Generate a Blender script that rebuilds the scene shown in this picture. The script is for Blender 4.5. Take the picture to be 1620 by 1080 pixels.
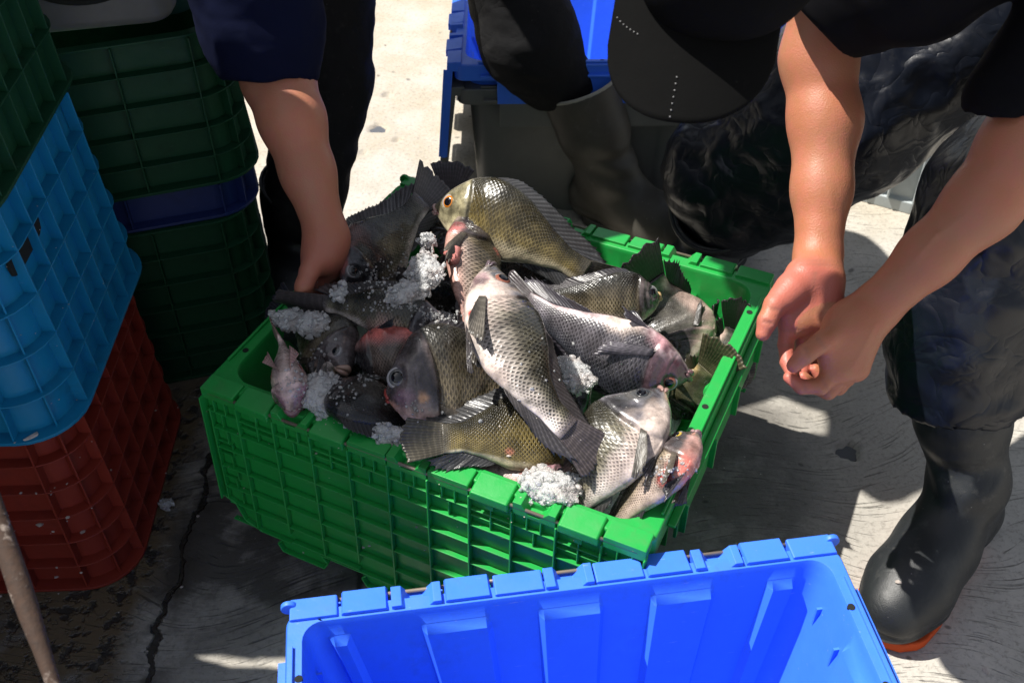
import bpy, bmesh, math, random
import numpy as np
from mathutils import Vector, Matrix

for o in list(bpy.data.objects):
    bpy.data.objects.remove(o, do_unlink=True)
SC = bpy.context.scene
COL = SC.collection
R_ = math.radians

# ------------------------------------------------------------------ camera
F_PX, PITCH, ROLL, HC = 1652.0, 0.737, -0.008, 1.268
_cp, _sp = math.cos(PITCH), math.sin(PITCH)
FWD = np.array([0, _cp, -_sp]); _r = np.array([1, 0, 0.]); _u = np.cross(_r, FWD)
RGT = math.cos(ROLL)*_r + math.sin(ROLL)*_u
UPV = -math.sin(ROLL)*_r + math.cos(ROLL)*_u
ORG = np.array([0, 0, HC])
cam = bpy.data.cameras.new('camera'); camo = bpy.data.objects.new('camera', cam); COL.objects.link(camo)
cam.sensor_width = 36; cam.lens = 36*F_PX/1620; cam.clip_end = 200; cam.clip_start = 0.02
M = Matrix.Identity(4)
for i in range(3):
    M[i][0] = RGT[i]; M[i][1] = UPV[i]; M[i][2] = -FWD[i]; M[i][3] = ORG[i]
camo.matrix_world = M
cam.dof.use_dof = True; cam.dof.focus_distance = 1.36; cam.dof.aperture_fstop = 9
SC.camera = camo

# ------------------------------------------------------------------ light
SUN_EL, SUN_AZ = 58.5, 167.0           # azimuth of the sun's own position, counter-clockwise from +X
w = bpy.data.worlds.new('World'); SC.world = w; w.use_nodes = True
nt = w.node_tree; bg = nt.nodes['Background']
sky = nt.nodes.new('ShaderNodeTexSky'); sky.sky_type = 'NISHITA'; sky.sun_disc = False
sky.sun_elevation = R_(SUN_EL); sky.sun_rotation = R_(90-SUN_AZ)
hs = nt.nodes.new('ShaderNodeHueSaturation'); hs.inputs['Saturation'].default_value = .42; nt.links.new(sky.outputs[0], hs.inputs['Color'])
nt.links.new(hs.outputs[0], bg.inputs[0]); bg.inputs[1].default_value = 0.082
sl = bpy.data.lights.new('sun', 'SUN'); so = bpy.data.objects.new('sun', sl); COL.objects.link(so)
sl.energy = 4.8; sl.angle = R_(0.53); sl.color = (1, .955, .88)
sd = Vector((math.cos(R_(SUN_EL))*math.cos(R_(SUN_AZ)), math.cos(R_(SUN_EL))*math.sin(R_(SUN_AZ)), math.sin(R_(SUN_EL))))
so.rotation_euler = sd.to_track_quat('Z', 'Y').to_euler(); so.location = (-3, -1, 5)
vs = SC.view_settings; vs.view_transform = 'Standard'; vs.look = 'None'; vs.exposure = 0.75; vs.gamma = 1
SC.cycles.max_bounces = 8

# ------------------------------------------------------------------ helpers
def ray(x, y): return FWD + RGT*((x-810)/F_PX) + UPV*((540-y)/F_PX)
def PZ(x, y, z):                      # where the sight line at (x, y) crosses height z
    d = ray(x, y); return ORG + d*((z-HC)/d[2])
def PD(x, y, d): return ORG + ray(x, y)*d
def PY(x, y, Y):
    d = ray(x, y); return ORG + d*(Y/d[1])
def nrm(v): v = np.asarray(v, float); return v/np.linalg.norm(v)

def put(o, parent=None):
    COL.objects.link(o)
    if parent is not None: o.parent = parent
    return o
def tag(o, label=None, cat=None, group=None, kind=None):
    if label: o['label'] = label
    if cat: o['category'] = cat
    if group: o['group'] = group
    if kind: o['kind'] = kind
    return o
def empty(name, loc=(0, 0, 0), rz=0, label=None, cat=None, group=None):
    o = bpy.data.objects.new(name, None); o.empty_display_size = .05
    o.location = tuple(loc); o.rotation_euler = (0, 0, rz); put(o); return tag(o, label, cat, group)

class MB:
    """collects geometry; build() links it as one mesh object"""
    def __init__(s): s.v = []; s.f = []; s.n = 0
    def add(s, v, f):
        v = np.asarray(v, float).reshape(-1, 3); s.v.append(v)
        s.f += [tuple(int(i)+s.n for i in q) for q in f]; s.n += len(v); return s
    def box(s, c, d, M3=None, taper=1.0):
        c = np.asarray(c, float); hx, hy, hz = d[0]/2, d[1]/2, d[2]/2
        v = np.array([(x*(taper if z > 0 else 1), y*(taper if z > 0 else 1), z) for z in (-hz, hz) for y in (-hy, hy) for x in (-hx, hx)])
        if M3 is not None: v = v@np.asarray(M3).T
        return s.add(v+c, [(0, 2, 3, 1), (4, 5, 7, 6), (0, 1, 5, 4), (2, 6, 7, 3), (0, 4, 6, 2), (1, 3, 7, 5)])
    def tube(s, pts, r, n=10, cap=True):
        pts = [np.asarray(p, float) for p in pts]; rr = r if hasattr(r, '__len__') else [r]*len(pts)
        V = []; 
        for i, p in enumerate(pts):
            t = nrm(pts[min(i+1, len(pts)-1)]-pts[max(i-1, 0)])
            a = np.array([0, 0, 1.]) if abs(t[2]) < .9 else np.array([1., 0, 0])
            u = nrm(np.cross(t, a)); w_ = np.cross(t, u)
            for k in range(n):
                th = 2*math.pi*k/n; V.append(p+rr[i]*(math.cos(th)*u+math.sin(th)*w_))
        Fc = [(i*n+k, i*n+(k+1) % n, (i+1)*n+(k+1) % n, (i+1)*n+k) for i in range(len(pts)-1) for k in range(n)]
        if cap: Fc += [tuple(range(n))[::-1], tuple((len(pts)-1)*n+k for k in range(n))]
        return s.add(V, Fc)
    def grid(s, P, closed_u=False, flip=False):
        """P: (nu, nv, 3)"""
        P = np.asarray(P, float); nu, nv = P.shape[:2]; f = []
        for i in range(nu if closed_u else nu-1):
            j = (i+1) % nu
            for k in range(nv-1):
                q = (i*nv+k, j*nv+k, j*nv+k+1, i*nv+k+1); f.append(q[::-1] if flip else q)
        return s.add(P.reshape(-1, 3), f)
    def prism(s, poly, z0, z1, M4=None):
        n = len(poly); v = [(x, y, z) for z in (z0, z1) for x, y in poly]
        f = [tuple(range(n))[::-1], tuple(range(n, 2*n))]+[(i, (i+1) % n, n+(i+1) % n, n+i) for i in range(n)]
        v = np.array(v, float)
        if M4 is not None: v = v@np.asarray(M4)[:3, :3].T+np.asarray(M4)[:3, 3]
        return s.add(v, f)
    def build(s, name, mat, parent=None, smooth=False, bevel=0, solid=0, fix=True):
        me = bpy.data.meshes.new(name); V = np.concatenate(s.v) if s.v else np.zeros((0, 3))
        me.from_pydata([tuple(v) for v in V], [], s.f); 
        if fix:
            bm = bmesh.new(); bm.from_mesh(me); bmesh.ops.recalc_face_normals(bm, faces=bm.faces); bm.to_mesh(me); bm.free()
        me.materials.append(mat)
        if smooth: me.polygons.foreach_set('use_smooth', [True]*len(me.polygons))
        o = bpy.data.objects.new(name, me); put(o, parent)
        if solid:
            m = o.modifiers.new('solid', 'SOLIDIFY'); m.thickness = solid; m.offset = 0
        if bevel:
            m = o.modifiers.new('bevel', 'BEVEL'); m.width = bevel; m.segments = 2; m.limit_method = 'ANGLE'; m.angle_limit = R_(40)
            me.polygons.foreach_set('use_smooth', [True]*len(me.polygons))
            wn = o.modifiers.new('wn', 'WEIGHTED_NORMAL'); wn.keep_sharp = False
        return o

# vectorised value noise -------------------------------------------------
_rng = np.random.RandomState(7); _tab = _rng.rand(4096)
def vnoise(P, scale=1.0, seed=0):
    P = np.asarray(P, float)*scale+seed*17.31; I = np.floor(P).astype(np.int64); f = P-I; f = f*f*(3-2*f)
    out = 0
    for dx in (0, 1):
        for dy in (0, 1):
            for dz in (0, 1):
                h = ((I[..., 0]+dx)*73856093 ^ (I[..., 1]+dy)*19349663 ^ (I[..., 2]+dz)*83492791) & 4095
                wgt = (f[..., 0] if dx else 1-f[..., 0])*(f[..., 1] if dy else 1-f[..., 1])*(f[..., 2] if dz else 1-f[..., 2])
                out = out+wgt*_tab[h]
    return out*2-1
def fbm(P, scale=1.0, seed=0, oct=3):
    a, o = 1.0, 0
    for i in range(oct): o = o+a*vnoise(P, scale*2**i, seed+i*3); a *= .5
    return o/1.75
def sstep(a, b, x):
    t = np.clip((x-a)/(b-a), 0, 1); return t*t*(3-2*t)

# ------------------------------------------------------------------ signed-distance modeller (surface nets)
def cone(a, b, ra, rb, flat=None, ratio=1.0): return (np.asarray(a, float), np.asarray(b, float), ra, rb, None if flat is None else nrm(flat), ratio)
def chain(pts, rad, flat=None, ratio=1.0): return [cone(pts[i], pts[i+1], rad[i], rad[i+1], flat, ratio) for i in range(len(pts)-1)]
def _pd(p, c):
    a, b, ra, rb, fl, rt = c; ab = b-a; L = max(ab@ab, 1e-9)
    q = p-a; t = np.clip((q@ab)/L, 0, 1); v = q-t[..., None]*ab
    d2 = (v*v).sum(-1)
    if fl is not None:
        m = v@fl; d2 = d2+(rt*rt-1)*m*m
    return np.sqrt(d2)-(ra+(rb-ra)*t)
def smin(a, b, k):
    h = np.clip(.5+.5*(b-a)/k, 0, 1); return b*(1-h)+a*h-k*h*(1-h)
def field(groups, p):
    """groups: list of (list of cones, k inside, k to the rest, op)"""
    res = None
    for prims, k, ko, op in groups:
        g = None
        for c in prims:
            d = _pd(p, c); g = d if g is None else (smin(g, d, k) if k > 0 else np.minimum(g, d))
        if op == 'sub': res = -smin(-res, g, ko)
        else: res = g if res is None else (smin(res, g, ko) if ko > 0 else np.minimum(res, g))
    return res
def sdf_mesh(groups, h, extra=None, B=20):
    allp = [c for g in groups if g[3] != 'sub' for c in g[0]]
    lo = np.min([np.minimum(c[0], c[1])-max(c[2], c[3]) for c in allp], 0)-.03
    hi = np.max([np.maximum(c[0], c[1])+max(c[2], c[3]) for c in allp], 0)+.03
    nb = np.ceil((hi-lo)/(h*B)).astype(int); N = nb*B+4; S = h*B
    ii = np.stack(np.meshgrid(*[np.arange(n) for n in nb], indexing='ij'), -1).reshape(-1, 3)
    cen = lo+(ii+.5)*S; dc = field(groups, cen); act = ii[np.abs(dc) < S*1.9+.012]
    ax = np.arange(B+1); 
    vid = []; vps = []; quads = []
    def gid(i, j, k): return ((i+2)*N[1]+(j+2))*N[2]+(k+2)
    for blk in act:
        base = blk*B
        # samples from base-1 .. base+B+1 ; cells base-1 .. base+B
        s = np.arange(-1, B+2); G = np.stack(np.meshgrid(s, s, s, indexing='ij'), -1)
        p = lo+(base+G)*h
        c0 = lo+(base+B/2)*h; rad = S*.95
        gg = []
        for prims, k, ko, op in groups:
            if op == 'sub': gg.append((prims, k, ko, op)); continue
            near = [c for c in prims if _pd(c0[None], c)[0] < rad*(2.2 if c[4] is not None else 1.0)+k+ko+.02]
            if near: gg.append((near, k, ko, op))
        gg2 = [g for g in gg if g[3] != 'sub']
        if not gg2: continue
        first = gg.index(gg2[0]); gg = gg[first:]
        d = field(gg, p)
        if extra is not None: d = d+extra(p)
        neg = d < 0
        if neg.all() or not neg.any(): continue
        n = B+2
        cnt = np.zeros((n, n, n)); acc = np.zeros((n, n, n, 3))
        for axis in range(3):
            o1, o2 = [a for a in range(3) if a != axis]
            for u in (0, 1):
                for v in (0, 1):
                    sl0 = [slice(0, n)]*3; sl0[o1] = slice(u, u+n); sl0[o2] = slice(v, v+n)
                    sl1 = list(sl0); sl0[axis] = slice(0, n); sl1[axis] = slice(1, n+1)
                    d0 = d[tuple(sl0)]; d1 = d[tuple(sl1)]; cr = (d0 < 0) != (d1 < 0)
                    t = np.where(cr, d0/np.where(cr, d0-d1, 1), 0)
                    cnt += cr
                    acc[..., axis] += np.where(cr, t, 0); acc[..., o1] += cr*u; acc[..., o2] += cr*v
        has = cnt > 0; idx = np.argwhere(has)
        pos = lo+(base-1+idx+acc[has]/cnt[has][:, None])*h
        g_ = base-1+idx
        vid.append(gid(g_[:, 0], g_[:, 1], g_[:, 2])); vps.append(pos)
        # edges owned by this block: sample index base .. base+B-1
        for axis in range(3):
            o1, o2 = [(1, 2), (2, 0), (0, 1)][axis]
            sl0 = [slice(1, B+1)]*3; sl1 = list(sl0); sl1[axis] = slice(2, B+2)
            d0 = d[tuple(sl0)] < 0; d1 = d[tuple(sl1)] < 0
            e = np.argwhere(d0 != d1); 
            if not len(e): continue
            fl = d0[tuple(e.T)]
            c = base+e; q = []
            for du, dv in ((0, 0), (-1, 0), (-1, -1), (0, -1)):
                cc = c.copy(); cc[:, o1] += du; cc[:, o2] += dv; q.append(gid(cc[:, 0], cc[:, 1], cc[:, 2]))
            q = np.stack(q, 1); q[~fl] = q[~fl][:, ::-1]; quads.append(q)
    vid = np.concatenate(vid); vps = np.concatenate(vps); quads = np.concatenate(quads)
    uid, fi = np.unique(vid, return_index=True); V = vps[fi]
    k = np.searchsorted(uid, quads); k = np.clip(k, 0, len(uid)-1)
    ok = (uid[k] == quads).all(1); Q = k[ok]
    return V, Q
def mesh_obj(name, V, Q, mat, parent=None, smooth_it=0, vcol=None):
    me = bpy.data.meshes.new(name); me.vertices.add(len(V)); me.vertices.foreach_set('co', V.ravel())
    me.loops.add(len(Q)*4); me.loops.foreach_set('vertex_index', Q.ravel().astype(np.int32))
    me.polygons.add(len(Q)); me.polygons.foreach_set('loop_start', np.arange(len(Q))*4)
    me.update(); me.polygons.foreach_set('use_smooth', [True]*len(Q)); me.validate(); me.materials.append(mat)
    if vcol is not None:
        a = me.color_attributes.new('col', 'FLOAT_COLOR', 'POINT'); a.data.foreach_set('color', np.c_[vcol, np.ones(len(V))].astype(np.float32).ravel())
    o = bpy.data.objects.new(name, me); put(o, parent)
    if smooth_it:
        m = o.modifiers.new('s', 'SMOOTH'); m.factor = .5; m.iterations = smooth_it
    return o

# ------------------------------------------------------------------ material helpers
class NT:
    def __init__(s, name):
        s.m = bpy.data.materials.new(name); s.m.use_nodes = True; s.t = s.m.node_tree; s.b = s.t.nodes['Principled BSDF']
    def n(s, typ, **kw):
        x = s.t.nodes.new(typ)
        for k, v in kw.items(): setattr(x, k, v)
        return x
    def l(s, a, b): s.t.links.new(a, b)
    def setv(s, sock, v):
        if hasattr(v, 'is_linked') or hasattr(v, 'node'): s.l(v, sock)
        else: sock.default_value = v
    def math(s, op, a, b=0.0, c=0.0, clamp=False):
        x = s.n('ShaderNodeMath', operation=op, use_clamp=clamp); s.setv(x.inputs[0], a); s.setv(x.inputs[1], b); s.setv(x.inputs[2], c); return x.outputs[0]
    def mix(s, fac, a, b, mode='MIX'):
        x = s.n('ShaderNodeMix', data_type='RGBA', blend_type=mode); s.setv(x.inputs[0], fac)
        s.setv(x.inputs[6], a if not isinstance(a, tuple) else (*a[:3], 1)); s.setv(x.inputs[7], b if not isinstance(b, tuple) else (*b[:3], 1)); return x.outputs[2]
    def noise(s, co, scale, detail=4, rough=.55, dist=0.0):
        x = s.n('ShaderNodeTexNoise'); s.l(co, x.inputs['Vector']); x.inputs['Scale'].default_value = scale; x.inputs['Detail'].default_value = detail
        x.inputs['Roughness'].default_value = rough; x.inputs['Distortion'].default_value = dist; return x.outputs['Fac']
    def ramp(s, fac, stops):
        x = s.n('ShaderNodeValToRGB'); cr = x.color_ramp
        while len(cr.elements) < len(stops): cr.elements.new(.5)
        for e, (p, c) in zip(cr.elements, stops):
            e.position = p; e.color = (*c, 1) if isinstance(c, tuple) else (c, c, c, 1)
        s.l(fac, x.inputs[0]); return x.outputs[0]
    def sm(s, fac, a, b): return s.ramp(fac, [(a, 0.0), (b, 1.0)])
    def bump(s, h, strength=.5, dist=.002, nrm_=None):
        x = s.n('ShaderNodeBump'); x.inputs['Strength'].default_value = strength; x.inputs['Distance'].default_value = dist; s.l(h, x.inputs['Height'])
        if nrm_ is not None: s.l(nrm_, x.inputs['Normal'])
        return x.outputs[0]
    def obj(s): return s.n('ShaderNodeTexCoord').outputs['Object']
    def geo(s): return s.n('ShaderNodeNewGeometry').outputs['Position']

def plastic(name, col, rough=.38, dirt=.25, dirtcol=(.05, .045, .035), scratch=.3, spec=.5, sss=0.0):
    T = NT(name); co = T.obj()
    n1 = T.noise(co, 9, 6, .65); n2 = T.noise(co, 60, 4, .6); n3 = T.noise(co, 330, 3, .6)
    c2 = tuple(min(1, x*1.25+.012) for x in col)
    base = T.mix(n1, tuple(x*.86 for x in col), c2)
    d = T.math('MULTIPLY', T.sm(n1, .5, .72), T.sm(n2, .42, .68))
    base = T.mix(T.math('MULTIPLY', d, dirt), base, dirtcol)
    # scuffs: pale thin scratches
    mp = T.n('ShaderNodeMapping'); T.l(co, mp.inputs[0]); mp.inputs['Scale'].default_value = (14, 60, 160); mp.inputs['Rotation'].default_value = (.3, .5, .6)
    sc = T.sm(T.noise(mp.outputs[0], 2.2, 5, .7), .66, .74)
    pale = tuple(min(1, x*.6+.32) for x in col)
    base = T.mix(T.math('MULTIPLY', sc, scratch), base, pale)
    sp = T.sm(n3, .70, .78); base = T.mix(T.math('MULTIPLY', sp, .35*dirt+.1), base, dirtcol)
    T.l(base, T.b.inputs['Base Color'])
    T.l(T.math('ADD', T.math('MULTIPLY', n2, .35), rough-.17), T.b.inputs['Roughness'])
    T.b.inputs['Specular IOR Level'].default_value = spec
    if sss: T.b.inputs['Subsurface Weight'].default_value = sss; T.b.inputs['Subsurface Radius'].default_value = (.3, .5, 1); T.b.inputs['Subsurface Scale'].default_value = .01
    T.l(T.bump(T.math('ADD', n2, T.math('MULTIPLY', n3, .4)), .22, .0012), T.b.inputs['Normal'])
    return T.m
MAT = {}
MAT['green'] = plastic('bright_green_plastic', (.008, .285, .045), .36, .45, (.09, .10, .05), .35)
MAT['blue'] = plastic('bright_blue_plastic', (.035, .165, .88), .44, .4, (.03, .06, .20), .75, sss=.0)
MAT['stackblue'] = plastic('cyan_blue_plastic', (.001, .165, .33), .36, .5, (.01, .02, .02), .3, spec=.35)
MAT['red'] = plastic('brick_red_plastic', (.19, .020, .010), .42, .4, (.03, .012, .01), .3, spec=.3)
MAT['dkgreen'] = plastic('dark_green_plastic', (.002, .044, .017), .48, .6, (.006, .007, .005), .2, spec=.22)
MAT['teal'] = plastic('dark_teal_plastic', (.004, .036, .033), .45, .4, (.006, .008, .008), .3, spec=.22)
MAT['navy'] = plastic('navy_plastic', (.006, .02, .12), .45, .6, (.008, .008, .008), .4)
MAT['dkgrey'] = plastic('charcoal_plastic', (.115, .118, .112), .45, .4, (.08, .075, .06), .2)
MAT['ltgrey'] = plastic('light_grey_plastic', (.36, .40, .41), .45, .3, (.1, .09, .08), .3)
MAT['steel'] = plastic('hinge_wire', (.16, .13, .10), .4, .6, (.12, .06, .03), .3)
# ------------------------------------------------------------------ ground
def m_concrete():
    T = NT('brushed_concrete'); co = T.geo()
    # warp space so the broom strokes curve
    wn = T.n('ShaderNodeTexNoise'); T.l(co, wn.inputs['Vector']); wn.inputs['Scale'].default_value = 2.6; wn.inputs['Detail'].default_value = 1
    vm = T.n('ShaderNodeVectorMath', operation='MULTIPLY_ADD'); T.l(wn.outputs['Color'], vm.inputs[0]); vm.inputs[1].default_value = (.30, .30, 0); T.l(co, vm.inputs[2])
    mp = T.n('ShaderNodeMapping'); T.l(vm.outputs[0], mp.inputs[0]); mp.inputs['Rotation'].default_value = (0, 0, R_(8)); mp.inputs['Scale'].default_value = (11, 290, 1)
    st = T.noise(mp.outputs[0], 1.0, 5, .62)
    mp2 = T.n('ShaderNodeMapping'); T.l(vm.outputs[0], mp2.inputs[0]); mp2.inputs['Rotation'].default_value = (0, 0, R_(8)); mp2.inputs['Scale'].default_value = (5, 135, 1)
    st2 = T.noise(mp2.outputs[0], 1.0, 3, .6)
    n_big = T.noise(co, 1.7, 5, .6); n_mid = T.noise(co, 9, 6, .65); n_fine = T.noise(co, 130, 4, .7); n_pit = T.noise(co, 42, 4, .6)
    sx = T.n('ShaderNodeSeparateXYZ'); T.l(co, sx.inputs[0]); X, Y = sx.outputs[0], sx.outputs[1]
    base = T.mix(T.sm(n_mid, .3, .7), (.37, .35, .31), (.51, .48, .43))
    base = T.mix(T.math('MULTIPLY', T.sm(n_big, .5, .68), .55), base, (.44, .38, .28))
    base = T.mix(T.math('MULTIPLY', T.sm(T.math('MULTIPLY', Y, .4), .66, .85), T.math('MULTIPLY_ADD', T.sm(n_mid, .35, .6), -.5, .75)), base, (.40, .34, .245))
    # broom strokes, weaker far away where the slab is worn smooth
    wx = T.math('MULTIPLY', T.math('SUBTRACT', Y, 1.45), 1.0)
    far = T.math('ADD', T.math('MULTIPLY', wx, 1.6), T.math('SUBTRACT', .35, T.math('MULTIPLY', X, .55)), clamp=True)
    near = T.math('SUBTRACT', 1, T.math('MULTIPLY', far, .92))
    ln = T.math('MULTIPLY', T.sm(st, .60, .67), near)
    ln2 = T.math('MULTIPLY', T.sm(st2, .55, .7), near)
    base = T.mix(T.math('MULTIPLY', ln, .50), base, (.075, .070, .062))
    base = T.mix(T.math('MULTIPLY', ln2, .15), base, (.09, .085, .075))
    # wet and dirty zones
    def spot(cx, cy, rx, ry, ns=.35):
        a = T.math('DIVIDE', T.math('SUBTRACT', X, cx), rx); b = T.math('DIVIDE', T.math('SUBTRACT', Y, cy), ry)
        r2 = T.math('ADD', T.math('MULTIPLY', a, a), T.math('MULTIPLY', b, b))
        return T.math('SUBTRACT', 1.25, T.math('ADD', r2, T.math('MULTIPLY', T.math('SUBTRACT', n_mid, .5), -3.2*ns)), clamp=True)
    wet = T.math('MAXIMUM', spot(-.45, 1.12, .20, .42), T.math('MAXIMUM', T.math('MULTIPLY', spot(.36, 1.1, .15, .30), .8), spot(-.34, .90, .16, .08)))
    wet = T.math('MAXIMUM', wet, T.math('MULTIPLY', spot(.1, 1.15, .55, .5), .6))
    wet = T.math('MULTIPLY', wet, T.sm(T.math('ADD', n_mid, T.math('MULTIPLY', st, .25)), .36, .62))
    base = T.mix(T.math('MULTIPLY', wet, .86), base, (.028, .025, .021))
    # the brown, pitted slab left of the crack
    nz = T.noise(co, 7, 4, .6)
    crx = T.math('ADD', T.math('ADD', -.485, T.math('MULTIPLY', T.math('SUBTRACT', Y, 1.157), .02)), T.math('MULTIPLY', T.math('SUBTRACT', nz, .5), .075))
    dx = T.math('SUBTRACT', X, crx)
    left = T.math('MULTIPLY', T.sm(T.math('MULTIPLY_ADD', dx, -10, .0), .1, .5), T.sm(T.math('SUBTRACT', 2.1, Y), .5, .9))
    pits = T.sm(n_pit, .50, .60)
    brown = T.mix(pits, (.105, .074, .038), (.010, .008, .007))
    brown = T.mix(T.sm(n_mid, .56, .66), brown, (.15, .135, .115))
    base = T.mix(T.math('MULTIPLY', left, .95), base, brown)
    # crack: a rough dark wet line, running away from the camera
    adx = T.math('ABSOLUTE', dx)
    wdt = T.math('MULTIPLY_ADD', T.noise(co, 23, 5, .7), .020, -.0055)
    ck = T.math('SUBTRACT', 1, T.sm(T.math('DIVIDE', adx, wdt), .55, 1.0))
    ck = T.math('MULTIPLY', ck, T.math('SUBTRACT', 1, T.sm(T.math('MULTIPLY', Y, .5), .70, .76)))
    base = T.mix(T.math('MULTIPLY', ck, .93), base, (.016, .015, .013)); halo = T.math('SUBTRACT', 1, T.sm(T.math('MULTIPLY', adx, 12), .1, .6)); base = T.mix(T.math('MULTIPLY', T.math('MULTIPLY', halo, T.sm(n_mid, .45, .6)), .7), base, (.035, .030, .024))
    # fine hairline joint under the crate
    jx = T.math('ABSOLUTE', T.math('ADD', T.math('ADD', X, .225), T.math('MULTIPLY', T.math('SUBTRACT', nz, .5), .06)))
    jk = T.math('MULTIPLY', T.math('SUBTRACT', 1, T.sm(T.math('MULTIPLY', jx, 130), .4, 1.0)), T.math('LESS_THAN', Y, 1.1)); base = T.mix(T.math('MULTIPLY', jk, .8), base, (.02, .02, .018))
    # dark flecks
    vor = T.n('ShaderNodeTexVoronoi', feature='F1'); T.l(vm.outputs[0], vor.inputs['Vector']); vor.inputs['Scale'].default_value = 17
    fl = T.math('SUBTRACT', 1, T.sm(vor.outputs['Distance'], .05, .10)); base = T.mix(T.math('MULTIPLY', fl, .6), base, (.03, .028, .025))
    base = T.mix(T.math('MULTIPLY', T.sm(n_fine, .50, .72), .45), base, (.07, .065, .055))
    bv = T.n('ShaderNodeTexVoronoi', feature='F1'); T.l(co, bv.inputs['Vector']); bv.inputs['Scale'].default_value = 24
    bl = T.math('MULTIPLY', T.math('SUBTRACT', 1, T.sm(T.math('ADD', bv.outputs['Distance'], T.math('MULTIPLY', n_fine, .1)), .13, .19)), T.math('MULTIPLY', T.math('GREATER_THAN', spot(.70, .93, .17, .12, .6), .3), T.sm(n_mid, .40, .5)))
    base = T.mix(T.math('MULTIPLY', bl, .85), base, (.10, .012, .010))
    T.l(base, T.b.inputs['Base Color'])
    rough = T.math('SUBTRACT', .85, T.math('MULTIPLY', T.math('MAXIMUM', wet, T.math('MULTIPLY', left, .8)), .5))
    rough = T.math('SUBTRACT', rough, T.math('MULTIPLY', ck, .3)); T.l(rough, T.b.inputs['Roughness'])
    h = T.math('SUBTRACT', T.math('MULTIPLY', n_fine, .35), T.math('ADD', T.math('MULTIPLY', ln, .9), T.math('MULTIPLY', ck, 4)))
    h = T.math('SUBTRACT', h, T.math('MULTIPLY', T.math('MULTIPLY', pits, left), 1.1))
    h = T.math('ADD', h, T.math('MULTIPLY', n_mid, .8))
    T.l(T.bump(h, .8, .0035), T.b.inputs['Normal'])
    return T.m
gm = m_concrete()
# one sheet out to the horizon, finer near the subject, with two water-filled pits pressed into it
PITS = [(PZ(598, 203, 0), .020), (PZ(1342, 714, 0), .019), (PZ(612, 150, 0), .012), (PZ(574, 241, 0), .007), (PZ(629, 221, 0), .008)]
xs = np.unique(np.concatenate([np.linspace(-80, -3, 12), np.linspace(-3, -1, 20), np.linspace(-1, 1.4, 340), np.linspace(1.4, 3, 16), np.linspace(3, 80, 12)]))
ys = np.unique(np.concatenate([np.linspace(-80, -1, 12), np.linspace(-1, .6, 16), np.linspace(.6, 2.9, 320), np.linspace(2.9, 5, 20), np.linspace(5, 120, 14)]))
GX, GY = np.meshgrid(xs, ys, indexing='ij'); GP = np.stack([GX, GY, np.zeros_like(GX)], -1)
GZ = .0022*fbm(GP, 3.2, 5, 4)*(np.abs(GX) < 3)*(np.abs(GY) < 4)
for (c, r) in PITS:
    d = np.hypot((GX-c[0])/1.15, (GY-c[1])*1.0); ang = np.arctan2(GY-c[1], GX-c[0]); rr = r*(1+.18*np.sin(ang*3+c[0]*9)+.1*np.sin(ang*5))
    GZ = GZ-.011*(1-sstep(.55, 1.05, d/rr))
GP[..., 2] = GZ
g = MB().grid(GP).build('ground', gm, smooth=True); tag(g, kind='structure')
TW = NT('pit_water'); TW.b.inputs['Base Color'].default_value = (.10, .105, .115, 1); TW.b.inputs['Roughness'].default_value = .04
n_ = TW.noise(TW.geo(), 60, 2); TW.l(TW.bump(n_, .1, .001), TW.b.inputs['Normal'])
for i, (c, r) in enumerate(PITS[:2]):
    poly = [(c[0]+r*.93*math.cos(a)*1.1, c[1]+r*.9*math.sin(a)) for a in np.linspace(0, 2*math.pi, 20)[:-1]]
    tag(MB().prism(poly, -.012, -.0055).build('puddle', TW.m), kind='structure')
# ------------------------------------------------------------------ crates
def ring(L, W, r, pl=(), pw=(), amp=0, nc=6, e=.003):
    """rounded rectangle, counter-clockwise, wall pushed inward by amp inside the pilaster intervals (fractions)"""
    P = []
    def side(a, b, inn, ivs):
        a = np.array(a, float); b = np.array(b, float); inn = np.array(inn, float); Ls = np.linalg.norm(b-a); pts = [(0, 0)]
        for u, v in ivs: pts += [(u-e/Ls, 0), (u+e/Ls, 1), (v-e/Ls, 1), (v+e/Ls, 0)]
        for t, k in pts: P.append(a+(b-a)*t+inn*amp*k)
    def corner(cx, cy, a0):
        for k in range(nc): 
            a = a0+math.pi/2*(k)/nc; P.append(np.array([cx+r*math.cos(a), cy+r*math.sin(a)]))
    x, y = L/2, W/2
    side((-x+r, -y), (x-r, -y), (0, 1), pl); corner(x-r, -y+r, -math.pi/2)
    side((x, -y+r), (x, y-r), (-1, 0), pw); corner(x-r, y-r, 0)
    side((x-r, y), (-x+r, y), (0, -1), [(1-b, 1-a) for a, b in pl][::-1]); corner(-x+r, y-r, math.pi/2)
    side((-x, y-r), (-x, -y+r), (1, 0), [(1-b, 1-a) for a, b in pw][::-1]); corner(-x+r, -y+r, math.pi)
    return np.array(P)
def loft(mb, specs, cap0=True, cap1=True):
    R = [np.c_[rg, np.full(len(rg), z)] for rg, z in specs]; G = np.array(R)        # (levels, n, 3)
    n = G.shape[1]; f = []
    for i in range(len(R)-1):
        for k in range(n): f.append((i*n+k, i*n+(k+1) % n, (i+1)*n+(k+1) % n, (i+1)*n+k))
    if cap0: f.append(tuple(range(n))[::-1])
    if cap1: f.append(tuple((len(R)-1)*n+k for k in range(n)))
    return mb.add(G.reshape(-1, 3), f)
def rotz(a): c, s = math.cos(a), math.sin(a); return np.array([[c, -s, 0], [s, c, 0], [0, 0, 1.]])

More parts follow.
